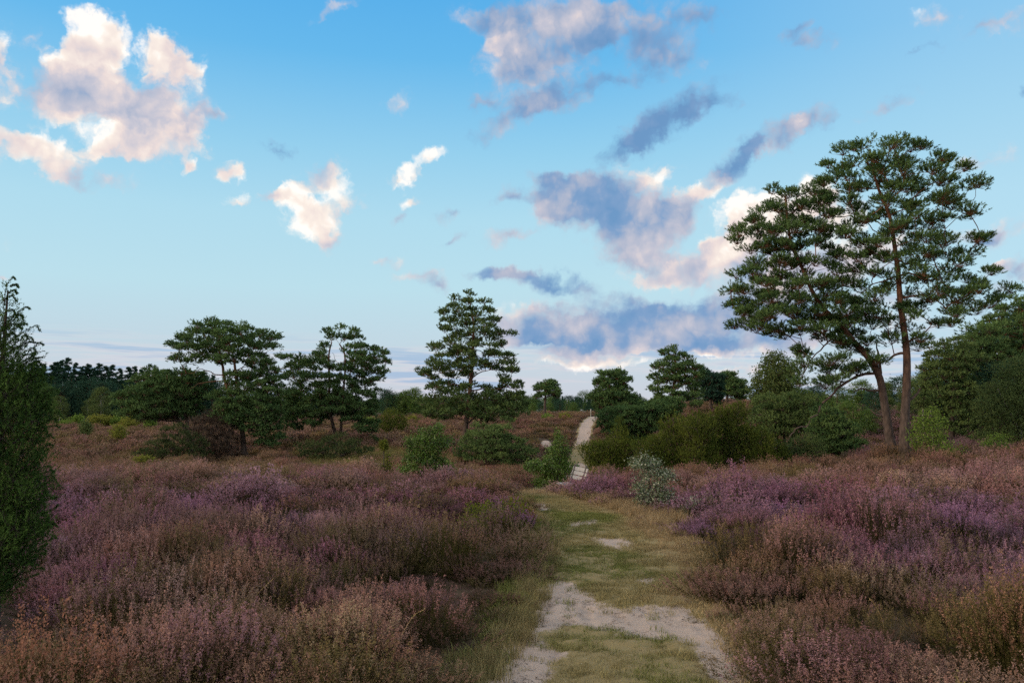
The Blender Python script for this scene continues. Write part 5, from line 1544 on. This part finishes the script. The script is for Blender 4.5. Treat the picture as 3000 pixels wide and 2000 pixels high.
plant('birch_tree', 'pale green drooping birch at the right frame edge', 'tree', C2B,
      [[(1140, 540), (1020, 590), (935, 660), (920, 740), (815, 800), (830, 870), (775, 930), (790, 1050), (860, 1110), (780, 1190), (850, 1280), (960, 1330), (1140, 1320), (1300, 1330), (1420, 1200), (1400, 900), (1350, 650), (1240, 560)]],
      [[(1120, 1360), (1110, 1100), (1130, 620)], [(1115, 1200), (950, 820)]], 41, pad=0.40, npads=190, spp=30, k=5, leafsize=0.10, depthf=0.8, r0=0.006, trunk_r=(0.10, 0.015), seed=79, **BR)
plant('birch_tree', 'slim light birch behind the tallest pine trunk', 'tree', C2B,
      [[(300, 620), (340, 640), (370, 800), (360, 950), (300, 1000), (240, 1000), (230, 850), (270, 700)]], [[(300, 1250), (300, 950), (305, 660)]], 60, pad=0.4, npads=60, spp=22, k=4, leafsize=0.10, depthf=0.8, r0=0.01, trunk_r=(0.08, 0.02), seed=80, **BR)
plant('oak_bush', 'small vivid green bush at the foot of the drooping birch', 'bush', C2B,
      [[(800, 1310), (850, 1250), (930, 1200), (1000, 1290), (990, 1370), (900, 1390)]], [[(920, 1400), (920, 1330), (920, 1240)]], 35, pad=0.2, npads=40, spp=18, k=3, leafsize=0.07, depthf=0.9, seed=81, mats=(M_SAP, M_BARKDARK), **LF)
plant('birch_sapling', 'tiny pale sapling between the birch sapling and the wood edge', 'sapling', C2B,
      [[(630, 1290), (680, 1320), (690, 1370), (600, 1390), (580, 1340)]], [[(635, 1400), (635, 1350), (634, 1300)]], 34, pad=0.16, npads=24, spp=12, k=3, leafsize=0.06, depthf=0.9, seed=82, kind='birch', mats=(M_YELLOW, M_BARKBIRCH), trunk_r=(0.015, 0.005), r0=0.004)

# ------------------------------------------------------------------ stock trees: forest edge and far woods
def stock(seed, kind, h, w, k=8):
    """a free-standing tree as two shared meshes (trunk, crown)"""
    rng = np.random.default_rng(seed)
    tr = np.stack([np.cumsum(rng.normal(0, 0.03, 9)), np.cumsum(rng.normal(0, 0.03, 9)), np.linspace(-0.2, h * 0.97, 9)], 1)
    V, F = tube(tr, np.linspace(0.16 * h / 10, 0.02, 9), 6)
    V = [V]; F = [F]; off = len(V[0])
    npd = 110 if kind == 'spruce' else 80
    t = rng.uniform(0, 1, npd) ** 0.85
    if kind == 'spruce':
        z = h * (0.12 + 0.88 * t); rad = w * (1 - t) ** 0.9 + 0.05
    elif kind == 'pine':
        z = h * (0.30 + 0.68 * t); rad = w * np.sqrt(np.clip(1 - ((t - 0.45) / 0.6) ** 2, 0.05, 1))
    else:
        z = h * (0.18 + 0.80 * t); rad = w * np.sqrt(np.clip(1 - ((t - 0.4) / 0.63) ** 2, 0.04, 1))
    a = rng.uniform(0, 6.283, npd); rr_ = rad * np.sqrt(rng.uniform(0.15, 1, npd))
    cpos = np.stack([np.cos(a) * rr_, np.sin(a) * rr_, z - 0.12 * rr_], 1)
    axis_p = np.stack([np.interp(z, tr[:, 2], tr[:, 0]), np.interp(z, tr[:, 2], tr[:, 1]), z - 0.1 * rr_], 1)
    v, f = twigs(axis_p, cpos, 0.03, rng, 0.05)
    V.append(v); F.append(f + off)
    tm = (np.vstack(V), np.vstack(F))
    spp = 26
    pi = np.repeat(np.arange(npd), spp)
    o_ = rng.normal(size=(npd * spp, 3)) * np.array([0.42, 0.42, 0.24]) * (w / 2.2)
    if kind == 'spruce':
        o_ *= (0.30 + 0.70 * (1 - t[pi]))[:, None] * np.array([1.0, 1.0, 0.8])
    pos = cpos[pi] + o_
    if kind == 'birch':
        lp = np.repeat(pos, 4, 0) + rng.normal(0, 0.15, (len(pos) * 4, 3))
        v, f = leaves(lp, 0.17, rng, 0.5)
        var = np.tile(rng.uniform(0, 1, len(lp)), 2)
    else:
        d = o_ + np.stack([np.cos(a), np.sin(a), 0.6 + 0 * a], 1)[pi] * 0.5
        v, f = brushes(pos, d, np.full(len(pos), 0.3), k, 0.24, 0.07, 0.9, rng)
        var = np.repeat(rng.uniform(0, 1, len(pos)), k)
    return tm, (v, f, var)


STOCK = {}
for i, (kd, h, w, m1, m2) in enumerate([('spruce', 12, 1.9, M_DARKPINE, M_BARKDARK), ('spruce', 10, 1.6, M_DARKPINE, M_BARKDARK), ('pine', 11, 2.8, M_PINE, M_BARKPINE), ('pine', 9.5, 2.9, M_DARKPINE, M_BARKPINE),
                                        ('birch', 8, 1.8, M_BIRCH, M_BARKBIRCH), ('birch', 6.5, 2.2, M_OAK, M_BARKDARK)]):
    tm, cr = stock(900 + i, kd, h, w)
    a = mesh_obj('trunk', tm[0], tm[1], m2, smooth=True, link=False)
    b = mesh_obj('crown', cr[0], cr[1], m1, fattr={'var': ('FACE', 'FLOAT', cr[2])}, link=False)
    STOCK[i] = (a.data, b.data, h, kd)


def put_tree(i, px, Y, top_py, label, group, seed, name=None):
    rng = np.random.default_rng(seed)
    td, cd, h, kd = STOCK[i]
    x = gx(px, Y); z = height(x, Y)[0]
    s = (P(px, top_py, Y)[2] - z) / h
    nm = name or {'spruce': 'spruce_tree', 'pine': 'pine_tree', 'birch': 'birch_tree'}[kd]
    r_ = empty(nm, (x, Y, z), label, 'tree', group)
    r_.scale = (s * rng.uniform(0.9, 1.25), s * rng.uniform(0.9, 1.25), s)
    r_.rotation_euler = (0, 0, rng.uniform(0, 6.28))
    for nm2, dt_ in (('trunk', td), ('crown', cd)):
        o = bpy.data.objects.new(nm2, dt_); COL.objects.link(o); o.parent = r_
    return r_


rng = np.random.default_rng(7)
# dark forest edge on the left: front row, then a taller row behind it
LT = {'spruce': 'dark spruce in the dense forest edge behind the left heath', 'pine': 'dark pine in the dense forest edge behind the left heath', 'birch': 'pale birch at the foot of the dark left forest edge'}
for j, px in enumerate(np.arange(-80, 640, 15)):
    i = int(rng.choice([0, 1, 0, 3, 2, 1])); kd = STOCK[i][3]
    put_tree(i, px + rng.normal(0, 5), 142 + rng.uniform(-6, 6), 1118 + 8 * math.sin(px * 0.021) + rng.normal(0, 12), LT[kd], 'left forest edge', 1000 + j)
for j, (px, tp) in enumerate([(105, 1060), (128, 1075), (180, 1058), (198, 1052), (222, 1066), (290, 1068), (308, 1075), (375, 1078), (412, 1085), (432, 1088), (455, 1080), (492, 1085), (515, 1095), (560, 1090), (600, 1100), (60, 1070), (20, 1080), (150, 1072), (165, 1064), (240, 1076), (258, 1070), (275, 1080), (330, 1072), (350, 1082), (394, 1076), (475, 1086), (540, 1092), (90, 1066)]):
    put_tree(int(rng.choice([0, 1, 0])), px, 156 + rng.uniform(-4, 4), tp, 'taller conifer rising from the back of the left forest edge', 'left forest edge', 1100 + j, 'conifer_tree')
for j, (px, tp) in enumerate([(300, 1135), (180, 1160), (262, 1170)]):
    put_tree(4, px, 128 + j * 2, tp, LT['birch'], 'left forest edge', 1150 + j)
# far wood behind the scattered pines, middle
MT = 'small green tree in the far wood behind the middle pines'
for j, px in enumerate(np.arange(600, 1330, 24)):
    i = int(rng.choice([2, 3, 4, 5, 5, 3]))
    tp = 1172 + 14 * math.sin(px * 0.03) + rng.normal(0, 9)
    if 1090 < px < 1200:
        tp -= 16
    put_tree(i, px + rng.normal(0, 6), 165 + rng.uniform(-10, 12), tp, MT, 'far wood in the middle', 1200 + j, 'far_tree')
for j, (px, tp) in enumerate([(1134, 1140), (1155, 1148), (1190, 1145), (1215, 1138), (1180, 1160), (860, 1130), (640, 1120), (690, 1125)]):
    put_tree([3, 2, 5, 5, 4, 3, 3, 2][j], px, 150, tp, MT, 'far wood in the middle', 1240 + j, 'far_tree')
CT = 'rounded dark tree in the wood left of the path crest'
for j, (px, tp) in enumerate([(1470, 1180), (1500, 1175), (1530, 1170), (1560, 1180), (1585, 1178), (1610, 1180), (1640, 1172), (1660, 1170), (1680, 1178), (1350, 1175), (1385, 1180), (1420, 1178), (1445, 1180)]):
    put_tree([5, 3, 2, 5, 3][j % 5], px, 172 + (j % 3) * 5, tp, CT, 'wood left of the path crest', 1260 + j, 'far_tree')
# wood behind the big pines on the right
RT = 'dark tree in the shady wood behind the big pines'
for j, (px, Y, tp, i) in enumerate([(2380, 78, 1130, 3), (2450, 84, 1120, 2), (2520, 90, 1115, 5), (2590, 88, 1120, 4), (2640, 92, 1100, 3), (2700, 80, 1090, 2), (2760, 74, 1050, 3), (2330, 90, 1140, 2), (2830, 72, 1010, 2), (2900, 70, 960, 3), (2960, 68, 930, 2),
                                     (3030, 66, 900, 3), (3110, 64, 900, 2), (2560, 76, 1140, 3), (2660, 74, 1120, 4), (2740, 66, 1130, 4), (3180, 50, 950, 3), (2420, 70, 1160, 5), (2350, 62, 1150, 5), (2480, 60, 1180, 5), (2780, 60, 1110, 3), (2860, 54, 1080, 2), (2930, 52, 1060, 3), (2540, 64, 1200, 5), (2290, 75, 1120, 3)]):
    put_tree(i, px, Y, tp, RT, 'shady wood on the right', 1300 + j, 'wood_tree')

# far-off woods along the horizon: one mass
n = 1500
rng = np.random.default_rng(8)
th = rng.uniform(-R(46), R(46), n); rr_ = rng.uniform(260, 620, n)
x = np.sin(th) * rr_; y = np.cos(th) * rr_
fw = []
for i in (0, 2, 3, 5):
    td, cd, h, kd = STOCK[i]
    o = bpy.data.objects.new('far_tree_source', cd); fw.append(o)
s = rng.uniform(0.55, 0.95, n) * np.where(rr_ > 420, 1.0, 0.75)
scatter('distant_woods', 'distant dark woods lining the horizon', 'woods', np.stack([x, y, height(x, y)], 1), np.stack([0 * th, 0 * th, rng.uniform(0, 6.28, n)], 1), np.stack([s * 1.2, s * 1.2, s], 1), rng.integers(0, 4, n), fw, {})

# ------------------------------------------------------------------ small saplings dotted over the left heath
sp_list = [(190, 1232, 1250, 118, 45, M_SAP), (228, 1218, 1240, 122, 34, M_SAP), (285, 1218, 1242, 120, 50, M_YELLOW), (320, 1222, 1243, 122, 30, M_YELLOW), (345, 1222, 1244, 121, 28, M_SAP), (380, 1222, 1246, 115, 50, M_YELLOW),
           (440, 1228, 1248, 112, 30, M_SAP), (250, 1234, 1272, 88, 34, M_BIRCH), (347, 1243, 1283, 80, 52, M_YELLOW), (1080, 1222, 1244, 105, 44, M_SAP), (1210, 1220, 1242, 112, 30, M_YELLOW), (1492, 1222, 1240, 112, 36, M_SAP),
           (1605, 1216, 1232, 118, 34, M_SAP), (1655, 1214, 1229, 119, 30, M_YELLOW), (420, 1338, 1352, 44, 60, M_YELLOW), (1125, 1290, 1318, 30, 10, M_FERN), (2790, 1318, 1340, 33, 46, M_SAP), (1405, 1392, 1420, 31, 70, M_OAK), (1310, 1395, 1420, 30, 60, M_OAK),
           (1745, 1382, 1398, 31, 26, M_FERN)]
sp_lab = ['bright green sapling farthest left before the dark forest', 'tiny green sapling second from the left before the forest', 'yellowish sapling pair-partner before the dark forest, wide and low', 'little yellow sapling before the forest, third of the row',
          'little green sapling before the forest, fourth of the row', 'wide yellow-green bush before the forest near the leaning pine', 'small green sapling half under the leaning pine', 'dark green rounded sapling alone on the left heath',
          'yellow-green round bush alone on the left heath', 'bright sapling right of the round dark juniper', 'small yellowish sapling behind the conical pine', 'green sapling on the far rise behind the bush', 'green sapling on the far rise below the slender pine',
          'yellowish sapling on the far rise close to the path crest', 'low yellow bush at the near edge of the leaning pine scrub', 'thin yellow-green sapling in the hollow glade', 'tuft of green leaves right of the birch sapling',
          'low green undergrowth left of the young oak by the bench', 'low green undergrowth right of the bushy oak', 'small yellow-green tuft right of the bench']
for j, ((px, ty, by, Y, wd, m_), lb) in enumerate(zip(sp_list, sp_lab)):
    h_ = by - ty; rngj = np.random.default_rng(j)
    pts_ = [(px + math.cos(a) * wd / 2 * rngj.uniform(0.75, 1.1), (ty + by) / 2 - math.sin(a) * h_ / 2 * rngj.uniform(0.8, 1.1)) for a in np.linspace(0, 6.283, 12, endpoint=False)]
    sm_ = wd / FOC * Y
    plant('sapling', lb, 'sapling', ID, [pts_], [[(px, by + h_ * 0.15), (px, (ty + by) / 2), (px + 1, ty + h_ * 0.2)]], Y, kind='birch' if m_ in (M_SAP, M_YELLOW, M_BIRCH) else 'leaf', pad=max(0.12, sm_ * 0.2), npads=24, spp=16, k=3,
          leafsize=max(0.05, Y * 0.0020), depthf=0.9, seed=500 + j, mats=(m_, M_BARKDARK), parts=SHRUB, r0=0.006 + Y * 0.00006, trunk_r=(0.02 + Y * 0.0002, 0.008), group='saplings on the heath')

# ------------------------------------------------------------------ bench
def wood(name, c0_, c1_):
    m, nt, o = mat(name)
    t = N(nt, 'ShaderNodeTexCoord')
    mp = N(nt, 'ShaderNodeMapping'); nt.links.new(t.outputs['Object'], mp.inputs[0]); mp.inputs['Scale'].default_value = (3, 40, 40)
    n1 = N(nt, 'ShaderNodeTexNoise'); n1.inputs['Scale'].default_value = 1.5; n1.inputs['Detail'].default_value = 8; nt.links.new(mp.outputs[0], n1.inputs['Vector'])
    c = mixc(nt, n1.outputs[0], c0_, c1_)
    b = N(nt, 'ShaderNodeBsdfPrincipled'); b.inputs['Roughness'].default_value = 0.7
    nt.links.new(c, b.inputs['Base Color'])
    bp = N(nt, 'ShaderNodeBump'); bp.inputs['Strength'].default_value = 0.4; bp.inputs['Distance'].default_value = 0.01
    nt.links.new(n1.outputs[0], bp.inputs['Height']); nt.links.new(bp.outputs[0], b.inputs['Normal'])
    nt.links.new(b.outputs[0], o.inputs[0])
    return m


M_WOOD = wood('weathered_wood', (0.22, 0.21, 0.20), (0.50, 0.49, 0.47))
M_WOODD = wood('dark_wood', (0.05, 0.045, 0.04), (0.11, 0.10, 0.09))
M_WHITE = wood('pale_paint', (0.42, 0.46, 0.42), (0.58, 0.62, 0.58))


def box(name, c, s, m, parent, rx=0.0, bev=0.008):
    """bevelled box with centre c and size s, tipped about the x axis"""
    h = np.array(s) / 2
    bm_v = []
    b = min(bev, h.min() * 0.4)
    import bmesh
    bm = bmesh.new()
    bmesh.ops.create_cube(bm, size=1.0)
    for v in bm.verts:
        v.co = Vector((v.co.x * s[0], v.co.y * s[1], v.co.z * s[2]))
    bmesh.ops.bevel(bm, geom=bm.edges[:], offset=b, segments=1, affect='EDGES')
    cr, sr = math.cos(rx), math.sin(rx)
    me = bpy.data.meshes.new(name)
    bm.to_mesh(me); bm.free()
    me.materials.append(m)
    o = bpy.data.objects.new(name, me); COL.objects.link(o)
    o.parent = parent; o.location = c; o.rotation_euler = (rx, 0, 0)
    return o


bp_ = P(1668, 1419, 25.0)
bz = height(bp_[0], 25.0)[0]
bench = empty('bench', (bp_[0] + 0.05, 25.0, bz), 'weathered pale wooden bench facing the path in the dip', 'bench')
bench.rotation_euler = (0, 0, R(-74))      # looks toward the path, seen nearly end-on
sh_ = bp_[2] - bz                            # seat height above the ground there
for i, yy in enumerate((-0.20, -0.06, 0.08)):
    box('seat_plank', (0, yy, sh_ + 0.0), (1.25, 0.125, 0.045), M_WOOD, bench)
for i, zz in enumerate((0.20, 0.335, 0.465)):
    box('backrest_plank', (0, 0.20 + (zz - 0.1) * 0.32, sh_ + zz), (1.25, 0.035, 0.115), M_WOOD, bench, rx=-0.30)
for xx in (-0.48, 0.48):
    box('leg', (xx, -0.18, (sh_ - 0.03) / 2), (0.08, 0.09, sh_ - 0.025), M_WOODD, bench)
    box('leg', (xx, 0.10, (sh_ - 0.03) / 2), (0.08, 0.09, sh_ - 0.025), M_WOODD, bench)
    box('back_post', (xx, 0.245, sh_ + 0.27), (0.07, 0.06, 0.66), M_WOODD, bench, rx=-0.30)

# ------------------------------------------------------------------ marker post on the crest
mp_ = P(1731, 1224, 122.0)
mz = height(mp_[0], 122.0)[0]
post = empty('marker_post', (mp_[0], 122.0, mz), 'thin pale marker post standing at the path crest', 'post')
top = P(1731, 1202, 122.0)[2] - mz
v, f = tube(np.array([(0, 0, -0.2), (0, 0, top * 0.5), (0, 0, top)]), [0.04, 0.037, 0.034], 8)
mesh_obj('post', v, f, M_WHITE, post, smooth=True)
v, f = tube(np.array([(0, 0, top - 0.02), (0, 0, top + 0.0), (0, 0, top + 0.10), (0, 0, top + 0.2), (0, 0, top + 0.21)]), [0.01, 0.06, 0.08, 0.06, 0.01], 10)
mesh_obj('cap', v, f, M_WHITE, post, smooth=True)

# ------------------------------------------------------------------ tall dry grass stalks over the heather
M_STRAW = leafy('dry_straw', (0.36, 0.25, 0.12), (0.50, 0.38, 0.20), 0.2)
ST = [((1125, 1995), (1165, 1880), (1210, 1800), (1245, 1783), 5.2, 'long dry grass stalk arching over the near heather by the path'), ((690, 1860), (712, 1800), (760, 1730), (800, 1695), 6.4, 'pale grass stalk leaning right in the middle of the left heather'),
      ((678, 1860), (690, 1815), (708, 1770), (722, 1752), 6.3, 'shorter grass stalk just left of the pale leaning one'), ((855, 1925), (870, 1860), (885, 1800), (898, 1770), 5.8, 'thin upright grass stalk between the two leaning stalks'),
      ((2590, 1830), (2575, 1790), (2560, 1765), (2550, 1755), 6.2, 'pale grass stalk among the right-hand heather'), ((2365, 1710), (2360, 1680), (2350, 1650), (2343, 1630), 8.0, 'thin grass stalk in the right-hand heather near the path'),
      ((1180, 1995), (1230, 1965), (1270, 1950), (1290, 1945), 5.1, 'bent dry grass blade at the bottom edge of the heather')]
for j, (a, b, c_, d, Y, lb) in enumerate(ST):
    pl = np.array([P(*q, Y) for q in (a, b, c_, d)])
    x0_ = pl[0]; zg = height(x0_[0], Y)[0]
    root = empty('grass_stalk', (x0_[0], Y, zg), lb, 'grass', 'tall grass stalks')
    line = np.vstack([[0, 0, 0.0], pl - np.array([x0_[0], Y, zg])])
    q = np.linspace(0, len(line) - 1, 24)
    line = np.stack([np.interp(q, range(len(line)), line[:, k_]) for k_ in range(3)], 1)
    for _ in range(4):
        line[1:-1] = (line[:-2] + 2 * line[1:-1] + line[2:]) / 4
    v, f = tube(line, np.linspace(0.0017, 0.0009, 24), 4)
    mesh_obj('stem', v, f, M_STRAW, root, fattr={'var': ('FACE', 'FLOAT', np.full(len(f), 0.6))})
    rngj = np.random.default_rng(j + 5)
    c2 = line[-7:][rngj.integers(0, 7, 30)] + rngj.normal(0, 0.003, (30, 3))
    v, f = tri_bits(c2, 0.010, rngj, 0.6, None, 0.4)
    mesh_obj('seed_head', v, f, M_STRAW, root, fattr={'var': ('FACE', 'FLOAT', rngj.uniform(0, 1, len(f)))})
# tufts of pale tall grass standing in the left heather
for j, (px, py, Y, lb) in enumerate([(1105, 1545, 10.6, 'pale fan of tall dry grass in the purple heather'), (1180, 1555, 10.4, 'second pale grass fan, slightly nearer the path')]):
    g0 = P(px, py, Y); zg = height(g0[0], Y)[0]
    o = bpy.data.objects.new('grass_tuft', STALK[j].data.copy()); COL.objects.link(o)
    o.data.materials.clear(); o.data.materials.append(M_STRAW)
    o.location = (g0[0], Y, zg); o.scale = (1.5, 1.5, 1.05)
    tag(o, lb, 'grass', 'tall grass tufts')
